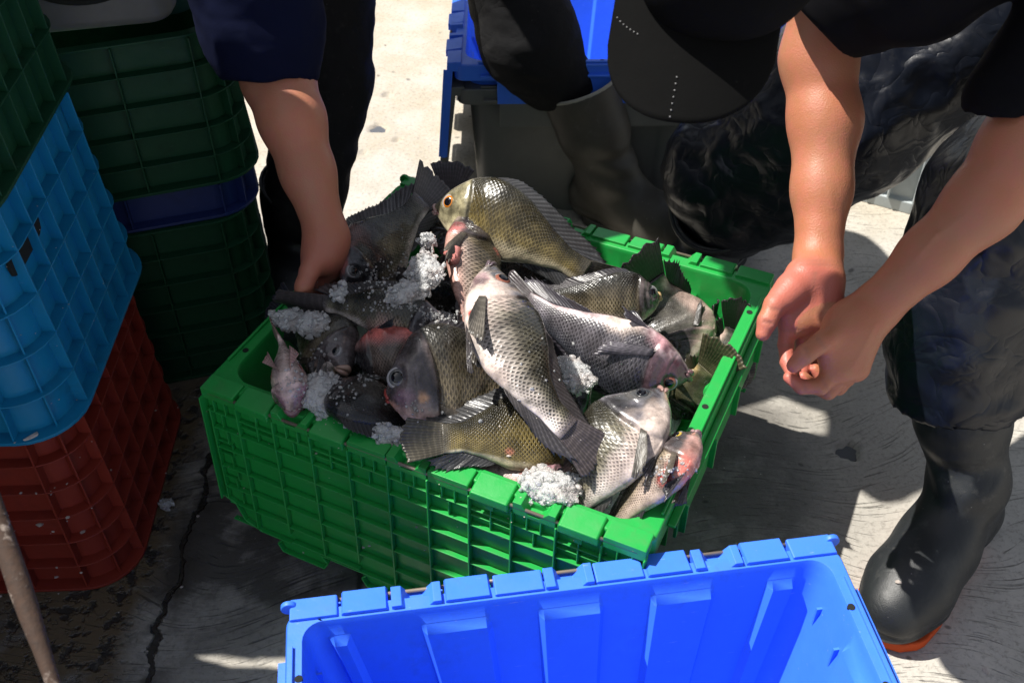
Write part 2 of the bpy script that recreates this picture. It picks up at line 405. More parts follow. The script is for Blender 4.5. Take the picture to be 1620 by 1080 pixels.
SEG = 'ABCBACABCBA'
def hinge_profile(kind, w):
    if kind == 'A': return [(-w/2, -.014), (w/2, -.014), (w/2, .003), (w/2-.002, .0042), (-w/2+.002, .0042), (-w/2, .003)]
    if kind == 'C': return [(-w/2, -.014), (w/2, -.014), (w/2, .006), (w*.34, .006), (w*.12, -.008), (-w*.14, -.008), (-w*.30, .006), (-w/2, .006)]
    return [(-w/2, -.012), (w/2, -.012), (w/2, -.002), (w/2-.002, .001), (-w/2+.002, .001), (-w/2, -.002)]
def lid_flap(root, mat, L, W, H, sgn, tilt, FH=.235, ribs=True):
    """half lid hanging from the long rim; sgn -1 = local -y side"""
    fl = MB(); y0 = sgn*(W/2+.005); ns = len(SEG); ws = L/ns
    ct, st = math.cos(tilt), math.sin(tilt)
    def PL(u, v, o):     # u along x, v down the flap, o outward
        return np.array([u, y0+sgn*(o*ct+v*st), H-.012-v*ct+o*st*0+o*0.0*st])
    def Fr():            # matrix columns for boxes: x, outward, down
        return np.array([[1, 0, 0], [0, sgn*ct, sgn*st], [0, st, -ct]])
    F3 = Fr()
    def bx(u0, u1, v0, v1, o0, o1):
        c = np.array([(u0+u1)/2, y0, H-.012])+F3@np.array([0, (o0+o1)/2, (v0+v1)/2]); fl.box(c, (u1-u0, o1-o0, v1-v0), F3)
    # plate with dovetail teeth
    out = [(-L/2+.004, 0), (-L/2+.004, FH*.80), (-L/2+.022, FH*.83), (-L/2+.034, FH*.96), (-L/2+.062, FH)]
    teeth = [(.15, .265), (.375, .49), (.60, .715), (.825, .94)]
    for a, b in teeth:
        a, b = -L/2+a*L, -L/2+b*L; out += [(a+.004, FH), (a-.006, FH+.012), (a+.001, FH+.026), (b-.001, FH+.026), (b+.006, FH+.012), (b-.004, FH)]
    out += [(L/2-.03, FH*.98), (L/2-.004, FH*.85), (L/2-.004, 0)]
    n = len(out); V = [PL(u, v, 0) for u, v in out]+[PL(u, v, -.003) for u, v in out]
    cx = PL(0, FH*.5, 0)
    f = [tuple(range(n)), tuple(range(n, 2*n))[::-1]]+[(i, n+i, n+(i+1) % n, (i+1) % n) for i in range(n)]
    fl.add(V, f)
    # edging rib along the outline
    for i in range(1, n-1):
        (u0, v0), (u1, v1) = out[i], out[i+1] if i+1 < n else out[0]
        d = np.array([u1-u0, v1-v0]); ln = np.hypot(*d); d /= max(ln, 1e-6); nn = np.array([-d[1], d[0]])*.0011
        q = [(u0-nn[0], v0-nn[1]), (u1-nn[0], v1-nn[1]), (u1+nn[0], v1+nn[1]), (u0+nn[0], v0+nn[1])]
        VV = [PL(a, b, .0002) for a, b in q]+[PL(a, b, .0075) for a, b in q]
        fl.add(VV, [(0, 1, 2, 3), (7, 6, 5, 4), (0, 4, 5, 1), (1, 5, 6, 2), (2, 6, 7, 3), (3, 7, 4, 0)])
    if ribs:
        rows = [.0, .052, .088, .124, .160, .196, FH-.004]
        xs_ = [-L/2+ws*k for k in range(1, ns)]; t = .0012
        for k, u in enumerate(xs_):
            v1 = FH-.004 if k % 2 == 0 else .215
            bx(u-t, u+t, .002, v1, .0003, .0088)
        for j, v in enumerate(rows[1:]):
            for k in range(ns):
                u0 = -L/2+ws*k+t; u1 = -L/2+ws*(k+1)-t
                if k == 0: u0 += .012
                if k == ns-1: u1 -= .012
                vv = v + (.004 if (k+j) % 3 == 0 and j > 2 else 0)
                bx(u0, u1, vv-t*.9, vv+t*.9, .0004, .0078)
        for k in range(ns):     # small ribs of the top band
            u0 = -L/2+ws*k+t; u1 = -L/2+ws*(k+1)-t; um = (u0+u1)/2
            bx(u0, u1, .0245, .0262, .0004, .0062)
            if SEG[k] in 'AC':
                for q in (.33, .66): uq = u0+(u1-u0)*q; bx(uq-.001, uq+.001, .0, .0240, .0005, .0066)
                bx(um-.001, um+.001, .0266, .050, .0005, .006)
            else:
                bx(um-.001, um+.001, .008, .050, .0005, .006); bx(u0, u1, .036, .0375, .0004, .005); bx(um-.005, um+.005, .004, .012, .0007, .009)
        # stepped rib left end
        for j in range(6):
            v = .055+j*.023; bx(-L/2+.012, -L/2+.03, v-.0008, v+.0008, .0005, .005); bx(-L/2+.030+(j % 2)*.005, -L/2+.0316+(j % 2)*.005, v, v+.0225, .0006, .0058)
        bx(-L/2+.0110, -L/2+.0128, .02, FH*.8, .0005, .008)
        bx(-L/2+.0035, -L/2+.0055, .0, FH*.8, -.002, .014)
        bx(L/2-.0055, L/2-.0035, .0, FH*.84, -.002, .011)
    # hinge sleeves
    for k, s in enumerate(SEG):
        if s == 'B': continue
        ed = (k == 0)-(k == ns-1); u = -L/2+ws*(k+.5)+ed*.0015; prof = hinge_profile(s, ws-.002-abs(ed)*.003)
        nn = len(prof); V = [(u+a, y0-sgn*.019, H+b) for a, b in prof]+[(u+a, y0+sgn*.0070, H+b-.0015) for a, b in prof]
        fl.add(V, [tuple(range(nn)), tuple(range(nn, 2*nn))[::-1]]+[(i, nn+i, nn+(i+1) % nn, (i+1) % nn) for i in range(nn)])
    return fl.build('lid_flap', mat, root, bevel=.0007)

def lidded_crate(label, cat, mat, centre, yaw, L=.61, W=.51, H=.33, flaps=((-1, .06), (1, .06)), grp=None, amp=.007, pl=None, pw=None, ears=((-1, 1), (1, 1)), wire=True, name='lidded_crate', tap=.055, T_=.021, rin=.034, srib=True, pz=.045):
    root = empty(name, centre, yaw, label, cat, grp)
    pl = pl or [(.04, .16), (.29, .41), (.545, .665), (.80, .92)]; pw = pw or [(.12, .34), (.62, .84)]
    b = MB()
    Li, Wi = L-2*T_, W-2*T_; k = .0
    def rg(dL, dW, r, a=0): return ring(L-dL, W-dW, r, pl, pw, a)
    specs = [(rg(2*T_+2*tap, 2*T_+2*tap, .03, amp), .012),
             (rg(2*T_+.012, 2*T_+.012, rin, amp), H-pz), (rg(2*T_+.010, 2*T_+.010, rin, 0), H-pz+.008),
             (rg(2*T_+.004, 2*T_+.004, rin), H-.006), (rg(2*T_, 2*T_, rin), H), (rg(.004, .004, .02), H), (rg(0, 0, .02), H-.003),
             (rg(0, 0, .02), H-.032), (rg(.006, .006, .02), H-.032), (rg(.010, .010, .02), H-.006),
             (rg(2*T_-.008, 2*T_-.008, .034), H-.010), (rg(2*T_+.002, 2*T_+.002, .034, amp), H-.05), (rg(2*T_+2*tap-.01, 2*T_+2*tap-.01, .03, amp), 0.0)]
    loft(b, specs)
    y = W/2; ws = L/len(SEG)
    for sg in (-1, 1):
        for k_, s in enumerate(SEG):
            if s == 'B':
                u = -L/2+ws*(k_+.5); prof = hinge_profile('B', ws-.006); nn = len(prof)
                V = [(u+a, sg*(y-.014), H+b_+.004) for a, b_ in prof]+[(u+a, sg*(y+.0165), H+b_-.001) for a, b_ in prof]
                b.add(V, [tuple(range(nn)), tuple(range(nn, 2*nn))[::-1]]+[(i, nn+i, nn+(i+1) % nn, (i+1) % nn) for i in range(nn)])
        # secondary lips on the short sides
        b.box((sg*(L/2+.005), 0, H-.020), (.0098, W-.10, .005)); b.box((sg*(L/2-.006), 0, H+.0022), (.004, W-.09, .0042))
        b.box((sg*(L/2+.004), 0, H-.05), (.0045, W-.16, .055))
        for q in ((-.32, -.1, .1, .32) if srib else ()): b.box((sg*(L/2+.0085), W*q, H-.050), (.010, .0035, .052))
    for i in range(9 if srib else 0):      # outer ribs under the rim of the short sides
        for sg in (-1, 1): b.box((sg*(L/2-.026), -W*.40+W*.8*i/8, H-.12), (.012, .003, .15))
    body = b.build('tub', mat, root, bevel=.0014)
    for sg in (-1, 1):      # latch holes in the short rims: solid discs, inner shade painted near-black
        for q in (-.36, -.05, .16, .34):
            poly = [(sg*(L/2-.014)+.0042*math.cos(a), W*q+.0042*math.sin(a)) for a in np.linspace(0, 2*math.pi, 13)[:-1]]
            MB().prism(poly, H-.004, H+.0006).build('latch_hole_shade', MAT['hole'], body)
    if wire:
        for sg in (-1, 1):
            MB().tube([(-L/2+.014, sg*(y+.010), H-.005), (L/2-.014, sg*(y+.010), H-.005)], .0022, 8).build('hinge_wire', MAT['steel'], root, smooth=True)
    if ears:
        for sg in (-1, 1):
            for sx in (-1, 1):
                if (sx, sg) not in ears: continue
                e = MB()
                poly = [(sx*(L/2-.003)+.009*math.cos(a), .009*math.sin(a)) for a in np.linspace(0, 2*math.pi, 15)[:-1]]
                M4 = np.eye(4); M4[:3, :3] = [[1, 0, 0], [0, 0, 1], [0, 1, 0]]; M4[:3, 3] = (0, sg*(y+.002), H-.001)
                e.prism(poly, 0, .006, M4)
                e.build('corner_ear', mat, root, bevel=.0012)
    for sg, tl in flaps: lid_flap(root, mat, L, W, H, sg, tl)
    return root
TH = NT('painted_hole_shade'); TH.b.inputs['Base Color'].default_value = (.006, .008, .006, 1); TH.b.inputs['Roughness'].default_value = .9; MAT['hole'] = TH.m  # near-black colour stands in for the shade inside openings

GC = dict(c=np.array([-.011, 1.057, 0.0]), yaw=-.449)
green = lidded_crate('bright green lidded plastic crate heaped with fish and ice, its lid flaps hanging open', 'crate', MAT['green'], GC['c'], GC['yaw'], H=.332, ears=((-1, 1),))
BC = dict(c=np.array([.094, .420, 0.0]), yaw=.136)
blue = lidded_crate('empty bright blue lidded crate standing open in the foreground', 'crate', MAT['blue'], BC['c'], BC['yaw'], H=.31,
                    pl=[(.0, .035), (.19, .325), (.435, .565), (.675, .805), (.93, .985)], flaps=((1, .08), (-1, .5)), T_=.017, rin=.022, amp=.0085, pz=.030)
# rear pair: blue crate nested in a charcoal one
RY = R_(90); RC = np.array([.150, 2.075, 0])
rg_ = lidded_crate('charcoal grey lidded crate on the concrete, with a blue crate nested in it', 'crate', MAT['dkgrey'], RC, RY, L=.61, W=.50, H=.30, tap=.018, srib=False, amp=.004, flaps=((1, .14),), ears=(), wire=False)
rb_ = lidded_crate('blue lidded crate nested inside the charcoal crate behind the workers', 'crate', MAT['blue'], RC+np.array([-.004, -.004, .052]), RY, L=.61, W=.50, H=.30, flaps=((1, .10),), ears=(), tap=.085, srib=False)

# ---- ribbed stacking crates
def ribbed_crate(label, mat, centre, yaw, L=.54, W=.37, H=.30, cols_l=6, cols_w=5, rows=5, r=.055, grp=None, notch=None, name='ribbed_crate', flange=.016, taper=-.010, handle=None, inlay=None):
    root = empty(name, centre, yaw, label, 'crate', grp)
    b = MB(); fx = flange
    def shell(z): return -taper*(1-z/H)     # slightly wider towards the bottom when taper < 0
    def R(z, off): d = shell(z); return ring(L+2*(off+d)-2*fx, W+2*(off+d)-2*fx, r+off, nc=7)
    loft(b, [(R(.006, -.004), .006), (R(H, -.004), H), (R(H, 0), H), (R(0, 0), 0)], cap0=True, cap1=True)
    zs = [H*(i/rows) for i in range(rows+1)]
    for i, z in enumerate(zs):
        t = .0028; z0, z1 = (z, z+t*2) if i == 0 else ((z-t*1.6, z) if i == rows else (z-t/2, z+t/2))
        o = fx*(1.15 if i == 0 else (1.0 if i < rows else .75))
        loft(b, [(R(z, -.001), z0), (R(z, o), z0+.0004), (R(z, o), z1-.0004), (R(z, -.001), z1)], False, False)
    # vertical ribs
    def vr(px, py, nx, ny, z0=0.004, z1=None):
        z1 = H-.004 if z1 is None else z1; tx, ty = -ny, nx; t = .0013
        V = []
        for z in (z0, z1):
            d = shell(z)
            for o in (-.001, fx*.93):
                for s in (-t, t): V.append((px+nx*(o+d)+tx*s, py+ny*(o+d)+ty*s, z))
        b.add(V, [(0, 1, 3, 2), (4, 6, 7, 5), (0, 4, 5, 1), (2, 3, 7, 6), (0, 2, 6, 4), (1, 5, 7, 3)])
    x, y = L/2-fx, W/2-fx
    for i in range(cols_l+1):
        u = -x+r*.75+(2*x-1.5*r)*i/cols_l
        for s in (-1, 1): vr(u, s*y, 0, s)
        if i < cols_l and i % 2 == 0:
            for s in (-1, 1): vr(u+(2*x-1.5*r)/cols_l*.5, s*y, 0, s, .004, zs[1]*.9) if False else None
    for i in range(cols_w+1):
        u = -y+r*.75+(2*y-1.5*r)*i/cols_w
        for s in (-1, 1): vr(s*x, u, s, 0)
    for sx in (-1, 1):
        for sy in (-1, 1): vr(sx*(x-r*.30), sy*(y-r*.30), sx*.7071, sy*.7071)
    # half ribs inside the cells
    rs = random.Random(len(label))
    body = b.build('body', mat, root, bevel=.0006)
    if handle:
        hb = MB()
        for (face, u, z, wd, hg) in handle:
            n = 14; poly = []
            for a in np.linspace(0, 2*math.pi, n+1)[:-1]:
                ca, sa = math.cos(a), math.sin(a); poly.append((wd/2*math.copysign(abs(ca)**.5, ca), hg/2*math.copysign(abs(sa)**.5, sa)))
            M4 = np.eye(4)
            if face == 'x': M4[:3, :3] = np.array([[0, 0, 1], [1, 0, 0], [0, 1, 0]]); M4[:3, 3] = (x-.001+shell(z), u, z)
            else: M4[:3, :3] = np.array([[1, 0, 0], [0, 0, -1], [0, 1, 0]]); M4[:3, 3] = (u, -y+.001-shell(z), z)
            hb.prism(poly, 0.0, .0042, M4)
        hb.build('hand_hole_shade', MAT['hole'], body)  # solid near-black plate, painting the shade of an opening
    return root
GA = 'ribbed crates stacked at the left edge'
AX, AY = -.572-.27, 1.065
ribbed_crate('brick red ribbed crate at the bottom of the left stack', MAT['red'], (AX, AY, 0), R_(2), H=.305, rows=6, cols_l=6, grp=GA, L=.56, W=.375)
ribbed_crate('bright cyan blue ribbed crate with a hand hole, on the red crate', MAT['stackblue'], (AX-.002, AY+.01, .3065), R_(1), H=.305, rows=5, grp=GA, handle=[('x', -.09, .225, .10, .035)], taper=-.016, L=.56, W=.375)
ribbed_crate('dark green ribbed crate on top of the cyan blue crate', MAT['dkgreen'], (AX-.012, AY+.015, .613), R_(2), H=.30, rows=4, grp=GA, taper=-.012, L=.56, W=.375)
ribbed_crate('dark green ribbed crate fourth in the left stack, above the frame', MAT['dkgreen'], (AX-.012, AY+.05, .916), R_(1), H=.30, rows=4, grp=GA, L=.56, W=.375)  # above the view; added and shifted back to block more sun
for k_, (m_, l_) in enumerate([('dkgreen', 'dark green ribbed crate on the ground, lowest of the stack off the left edge'), ('stackblue', 'cyan blue ribbed crate second from the ground, off the left edge'), ('red', 'brick red ribbed crate third from the ground, off the left edge'), ('dkgreen', 'dark green ribbed crate on top of the stack off the left edge')]):
    ribbed_crate(l_, MAT[m_], (-1.10, .598, .3065*k_), R_(-1), H=.30, rows=5, L=.54, W=.54, grp='unseen ribbed crates added to cast shade')  # stack outside the view, added to shade the near left ground
GB = 'dark crates stacked behind the left worker'
BX, BY = -.42-.292, 1.36+.115
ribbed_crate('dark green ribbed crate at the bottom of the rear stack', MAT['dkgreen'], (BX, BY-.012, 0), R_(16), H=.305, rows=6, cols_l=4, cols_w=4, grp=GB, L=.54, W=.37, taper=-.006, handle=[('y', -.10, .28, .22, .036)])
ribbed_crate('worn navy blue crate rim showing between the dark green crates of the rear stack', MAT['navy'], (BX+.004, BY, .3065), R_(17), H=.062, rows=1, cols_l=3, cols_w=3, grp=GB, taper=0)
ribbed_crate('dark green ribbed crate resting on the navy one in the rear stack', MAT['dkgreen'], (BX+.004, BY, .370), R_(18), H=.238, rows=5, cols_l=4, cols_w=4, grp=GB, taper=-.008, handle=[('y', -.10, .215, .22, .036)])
tb = empty('plastic_tub', PZ(128, 62, .62)+np.array([0, .09, 0]), R_(12), 'charcoal plastic tub with an oval groove, on the rear stack beside the teal crate', 'tub')
t_ = MB(); loft(t_, [(ring(.20, .12, .03), 0), (ring(.22, .14, .035), .015), (ring(.235, .16, .04), .17), (ring(.245, .17, .04), .175)])
t_b = t_.build('body', MAT['dkgrey'], tb, bevel=.003)
MB().tube([(.075*math.cos(a), -.073-.011*(.09+.04*math.sin(a))/.17, .09+.045*math.sin(a)) for a in np.linspace(0, 2*math.pi, 41)], .004, 8, False).build('groove_shade', MAT['hole'], t_b, smooth=True)  # raised near-black tube, painting the shade of a groove
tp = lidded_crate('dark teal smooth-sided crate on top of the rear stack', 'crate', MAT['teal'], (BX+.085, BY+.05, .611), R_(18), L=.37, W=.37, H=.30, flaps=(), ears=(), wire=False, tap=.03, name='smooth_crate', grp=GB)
# pale grey crate and others behind the right worker
gb = empty('stacking_crate', (.80, 1.995, 0), R_(-29), 'light grey plastic crate on the sunlit concrete behind the crouching worker', 'crate')
b = MB(); Lg, Wg, Hg = .30, .34, .22
loft(b, [(ring(Lg-.03, Wg-.03, .02), .01), (ring(Lg-.02, Wg-.02, .02), Hg), (ring(Lg, Wg, .025), Hg), (ring(Lg, Wg, .025), Hg-.03), (ring(Lg-.012, Wg-.012, .025), Hg-.03), (ring(Lg-.012, Wg-.012, .025), .03), (ring(Lg+.01, Wg+.01, .03), .026), (ring(Lg+.01, Wg+.01, .03), 0)])
for i in range(6):
    u = -Lg/2+.02+(Lg-.04)*i/5; b.box((u, -Wg/2-.004, .125), (.005, .018, .19))
for i in range(4):
    u = -Wg/2+.02+(Wg-.04)*i/3; b.box((-Lg/2-.004, u, .125), (.018, .005, .19)); b.box((Lg/2+.004, u, .125), (.018, .005, .19))
b.build('body', MAT['ltgrey'], gb, bevel=.002)
ribbed_crate('blue ribbed crate with white streaks, half hidden behind the crouching worker', MAT['blue'], (.66, 2.40, .0), R_(12), H=.30, rows=5, L=.42, W=.30)
ribbed_crate('faded red ribbed crate behind the blue ones, glimpsed beside the cap', MAT['red'], (.95, 2.62, .0), R_(-8), H=.42, rows=6, L=.42, W=.30)
# ------------------------------------------------------------------ fish
def m_scales():
    T = NT('wet_fish_skin'); uv = T.n('ShaderNodeUVMap', uv_map='uv'); s = T.n('ShaderNodeSeparateXYZ'); T.l(uv.outputs[0], s.inputs[0])
    nzv = T.noise(T.obj(), 45, 3); wob = T.math('MULTIPLY', T.math('SUBTRACT', nzv, .5), .35)
    U = T.math('ADD', s.outputs[0], wob); V = T.math('ADD', s.outputs[1], wob)
    fr = lambda x: T.math('FRACT', x)
    ax, ay = fr(U), T.math('SUBTRACT', fr(V), .5)
    bx, by = fr(T.math('ADD', U, .5)), T.math('SUBTRACT', fr(T.math('ADD', V, .5)), .5)
    def dist(x, y): return T.math('SQRT', T.math('ADD', T.math('MULTIPLY', x, x), T.math('MULTIPLY', T.math('MULTIPLY', y, y), 1.5)))
    dA, dB = dist(ax, ay), dist(bx, by); R = .80
    inA, inB = T.math('LESS_THAN', dA, R), T.math('LESS_THAN', dB, R)
    pick = T.math('MULTIPLY', inA, T.math('MAXIMUM', T.math('GREATER_THAN', ax, bx), T.math('SUBTRACT', 1, inB)))
    d = T.math('ADD', T.math('MULTIPLY', dA, pick), T.math('MULTIPLY', dB, T.math('SUBTRACT', 1, pick)))
    d = T.math('MINIMUM', T.math('DIVIDE', d, R), 1.0)
    vc = T.n('ShaderNodeVertexColor', layer_name='col'); ms = T.n('ShaderNodeAttribute', attribute_name='mask'); sp = T.n('ShaderNodeSeparateColor'); T.l(ms.outputs['Color'], sp.inputs[0])
    scaly, contrast, flat = sp.outputs[0], sp.outputs[1], sp.outputs[2]
    tone = T.ramp(d, [(.0, .30), (.40, .28), (.58, .55), (.82, 1.18), (.95, 1.0), (1.0, .35)])
    n1 = T.noise(T.obj(), 30, 5, .65)
    tone = T.math('ADD', T.math('MULTIPLY', T.math('SUBTRACT', tone, 1), T.math('MULTIPLY', T.math('MULTIPLY', scaly, contrast), T.math('MULTIPLY_ADD', T.sm(n1, .35, .65), .55, .75))), 1.0)
    n2 = T.noise(T.obj(), 240, 4, .6); n3 = T.noise(T.obj(), 95, 4, .6)
    tone = T.math('MULTIPLY', tone, T.math('MULTIPLY_ADD', n1, 1.3, .35)); tone = T.math('MULTIPLY', tone, T.math('MULTIPLY_ADD', n2, .7, .65))
    cb = T.n('ShaderNodeVectorMath', operation='SCALE'); T.l(vc.outputs[0], cb.inputs[0]); T.l(tone, cb.inputs['Scale'])
    c = T.mix(T.math('MULTIPLY', T.sm(n3, .58, .68), .35), cb.outputs[0], (.02, .018, .02))
    T.l(c, T.b.inputs['Base Color'])
    T.l(T.math('MULTIPLY_ADD', n2, .30, .12), T.b.inputs['Roughness']); T.b.inputs['Specular IOR Level'].default_value = .42
    T.b.inputs['Coat Weight'].default_value = .38; T.b.inputs['Coat Roughness'].default_value = .08
    hs = T.ramp(d, [(0, .2), (.5, .35), (.9, 1.0), (.97, .75), (1, .0)])
    h = T.math('ADD', T.math('MULTIPLY', hs, scaly), T.math('ADD', T.math('MULTIPLY', n2, .7), T.math('MULTIPLY', n3, 1.6)))
    T.l(T.bump(h, .5, .0010), T.b.inputs['Normal'])
    return T.m
def m_fin():
    T = NT('fish_fin'); uv = T.n('ShaderNodeUVMap', uv_map='uv'); s = T.n('ShaderNodeSeparateXYZ'); T.l(uv.outputs[0], s.inputs[0])
    vc = T.n('ShaderNodeVertexColor', layer_name='col')
    rayv = T.math('ABSOLUTE', T.math('SUBTRACT', T.math('FRACT', s.outputs[0]), .5)); r = T.sm(rayv, .12, .34)
    n1 = T.noise(T.obj(), 60, 4, .6); n2 = T.noise(T.obj(), 300, 3)
    band = T.sm(T.math('SINE', T.math('MULTIPLY_ADD', s.outputs[1], 44, T.math('MULTIPLY', n1, 5))), .2, .9)
    tone = T.math('MULTIPLY', T.math('MULTIPLY_ADD', r, -.62, 1.25), T.math('MULTIPLY_ADD', n1, 1.1, .45))
    tone = T.math('MULTIPLY', tone, T.math('MULTIPLY_ADD', band, .35, .8))
    cb = T.n('ShaderNodeVectorMath', operation='SCALE'); T.l(vc.outputs[0], cb.inputs[0]); T.l(tone, cb.inputs['Scale']); T.l(cb.outputs[0], T.b.inputs['Base Color'])
    T.b.inputs['Roughness'].default_value = .3; T.b.inputs['Specular IOR Level'].default_value = .5
    T.l(T.bump(T.math('MULTIPLY_ADD', r, -1.0, T.math('MULTIPLY', n2, .4)), .7, .0009), T.b.inputs['Normal'])
    return T.m
FSK, FFN = m_scales(), m_fin()
def glossy(name, col, rough=.12, spec=.6, alpha=None, sss=0):
    T = NT(name); n = T.noise(T.obj(), 180, 3); T.l(T.mix(n, tuple(x*.7 for x in col), tuple(min(1, x*1.3) for x in col)), T.b.inputs['Base Color'])
    T.b.inputs['Roughness'].default_value = rough; T.b.inputs['Specular IOR Level'].default_value = spec
    T.b.inputs['Coat Weight'].default_value = .15; T.b.inputs['Coat Roughness'].default_value = .05
    if sss: T.b.inputs['Subsurface Weight'].default_value = sss; T.b.inputs['Subsurface Scale'].default_value = .004
    return T.m
EYEM = {'orange': glossy('eye_orange', (.50, .17, .02)), 'white': glossy('eye_pale', (.13, .13, .13)), 'yellow': glossy('eye_yellow', (.45, .32, .05)), 'dark': glossy('eye_dark', (.04, .045, .05)), 'red': glossy('eye_reddish', (.25, .09, .06))}
EYER = glossy('eye_rim', (.30, .29, .30)); EYED = glossy('eye_rim_dark', (.03, .03, .035)); PUP = glossy('pupil_black', (.004, .004, .006), .05)
LIPM = {}
def lipmat(c):
    if c not in LIPM: LIPM[c] = glossy('fish_lip', c, .25, .5, sss=.1)
    return LIPM[c]
S_ = np.array([0, .015, .04, .08, .15, .25, .35, .45, .6, .75, .88, 1.0])
TOP = np.array([.02, .07, .115, .20, .34, .50, .575, .575, .475, .29, .175, .17])
BOT = np.array([.02, .06, .105, .165, .27, .375, .425, .435, .37, .235, .15, .16])
WID = np.array([.012, .045, .075, .105, .155, .198, .212, .20, .145, .085, .045, .026])
def interp(x, xp, yp):       # smooth monotone-ish interpolation
    y = np.interp(x, xp, yp); 
    k = np.ones(7)/7; yy = np.convolve(np.pad(y, 3, mode='edge'), k, 'valid'); w_ = np.clip(x/.06, 0, 1); return y*(1-w_)+yy*w_
PAL = {   # back, flank, belly, head, fin, tail
 'dark':   ((.010, .011, .013), (.115, .105, .090), (.38, .28, .24), (.050, .042, .043), (.014, .012, .013), (.030, .024, .026)),
 'silver': ((.026, .024, .016), (.150, .134, .092), (.50, .44, .40), (.085, .080, .090), (.055, .050, .052), (.10, .082, .082)),
 'gold':   ((.030, .026, .014), (.165, .125, .045), (.42, .36, .24), (.26, .23, .14), (.050, .050, .052), (.09, .08, .06)),
 'lilac':  ((.032, .034, .044), (.115, .105, .118), (.46, .36, .37), (.115, .07, .085), (.055, .050, .062), (.08, .068, .074)),
 'bronze': ((.030, .028, .022), (.185, .150, .095), (.40, .31, .26), (.085, .070, .070), (.035, .032, .036), (.05, .045, .05)),
 'pink':   ((.20, .12, .12), (.50, .36, .33), (.60, .45, .41), (.30, .17, .19), (.36, .22, .20), (.42, .26, .23)),
 'spot':   ((.035, .032, .032), (.20, .15, .125), (.50, .28, .26), (.035, .033, .036), (.030, .030, .036), (.10, .09, .095)),
 'olive':  ((.020, .022, .012), (.070, .066, .032), (.20, .15, .07), (.05, .045, .03), (.040, .036, .022), (.09, .08, .045)),
}
FIDX = [0]
def fish(label, P, side=1, roll=0, depth=.105, tail=.058, pal='silver', eye='orange', lip=(.12, .08, .08), blood=(), fat=1.0, fins='dapvt', tailspread=.62, tailtwist=0, contrast=1.0, headlen=.27, mouth=.0, up=None, bellyw=.25, eye_s=1.0, pect=(-28, 1.0), dorsal_up=1.0, grp='fish heaped in the green crate', nst=150, gut=None, belly_red=0, rollend=None):
    """P: three (px, py, z): snout, middle, tail base; the frame follows the line of sight only to read the photo's pose"""
    seed = FIDX[0]; FIDX[0] += 1; depth *= .92
    A = [PZ(*q) for q in P]; c0, c1, c2 = A[0], 2*A[1]-.5*(A[0]+A[2]), A[2]
    s = np.linspace(0, 1, nst); C = ((1-s)**2)[:, None]*c0+(2*s*(1-s))[:, None]*c1+(s**2)[:, None]*c2
    ctr = C.mean(0); root = empty('fish', ctr, 0, label, 'fish', grp); C = C-ctr
    L = np.linalg.norm(np.diff(C, axis=0), axis=1).sum()
    Tn = -np.gradient(C, axis=0); Tn /= np.linalg.norm(Tn, axis=1)[:, None]
    v = nrm(ORG-ctr) if up is None else nrm(up)
    N0 = v-(Tn@v)[:, None]*Tn; N0 /= np.linalg.norm(N0, axis=1)[:, None]
    D0 = side*np.cross(N0, Tn); rr = R_(roll)+(0 if rollend is None else (R_(rollend)-R_(roll))*s)
    cr, sr = np.cos(rr)*np.ones(nst), np.sin(rr)*np.ones(nst)
    Dv = cr[:, None]*D0+sr[:, None]*N0; Nv = cr[:, None]*N0-sr[:, None]*D0
    top, bot, wd = interp(s, S_, TOP)*depth, interp(s, S_, BOT)*depth, interp(s, S_, WID)*depth*fat
    na = 96; ph = np.linspace(0, 2*math.pi, na, endpoint=False); ca, sa = np.cos(ph), np.sin(ph)
    SS, CA = np.meshgrid(s, ca, indexing='ij'); SA = np.meshgrid(s, sa, indexing='ij')[1]
    yy = np.where(CA > 0, top[:, None]*np.sign(CA)*np.abs(CA)**.92, bot[:, None]*np.sign(CA)*np.abs(CA)**.80)
    zz = wd[:, None]*np.sign(SA)*np.abs(SA)**.85*(1-.22*np.clip(CA, 0, 1)**2)
    anorm = np.where(yy > 0, yy/np.maximum(top[:, None], 1e-4), yy/np.maximum(bot[:, None], 1e-4))
    # head relief: gill cover edge, cheek, mouth slit, eye socket
    aside = np.abs(SA)**.5
    op = headlen+.035-.06*(anorm*.9+.1)**2            # gill cover line
    z_add = (-.0028*sstep(-.004, .006, SS-op)*(1-sstep(.0, .10, SS-op))+.0022*np.exp(-((SS-op+.03)/.03)**2))*aside*(np.abs(anorm) < .93)
    pre = headlen-.085; z_add += -.0010*np.exp(-((SS-pre+.04*anorm**2)/.007)**2)*aside*(anorm < .35)
    z_add += (.0007*np.sin((SS*L)*900+6*vnoise(LP0, 40, seed))*np.exp(-((anorm+.1)/.5)**2)*(SS < op)*(SS > pre))*aside if False else 0
    z_add += .0009*vnoise(np.stack([SS*L, yy, zz], -1), 120, seed+7)*(SS < op)*aside
    ml = -.10-mouth-1.1*SS*2.2; z_add += -.0030*np.exp(-((anorm-ml)/.10)**2)*(1-sstep(.045, .085, SS))*np.abs(SA)**.3
    ex, ey = .152, .36; edist = np.sqrt(((SS-ex)*L)**2+((yy-ey*np.interp(ex, S_, TOP)*depth))**2); er = .0086*eye_s*(L/.2)**.6
    z_add += -.0018*np.exp(-(edist/(er*1.0))**4)+.0012*np.exp(-((edist-er*1.35)/(er*.35))**2)
    sgz = np.sign(SA); 
    pos = C[:, None]+Dv[:, None]*yy[..., None]+Nv[:, None]*(zz+sgz*z_add)[..., None]
    LP = np.stack([SS*L, yy, zz], -1)
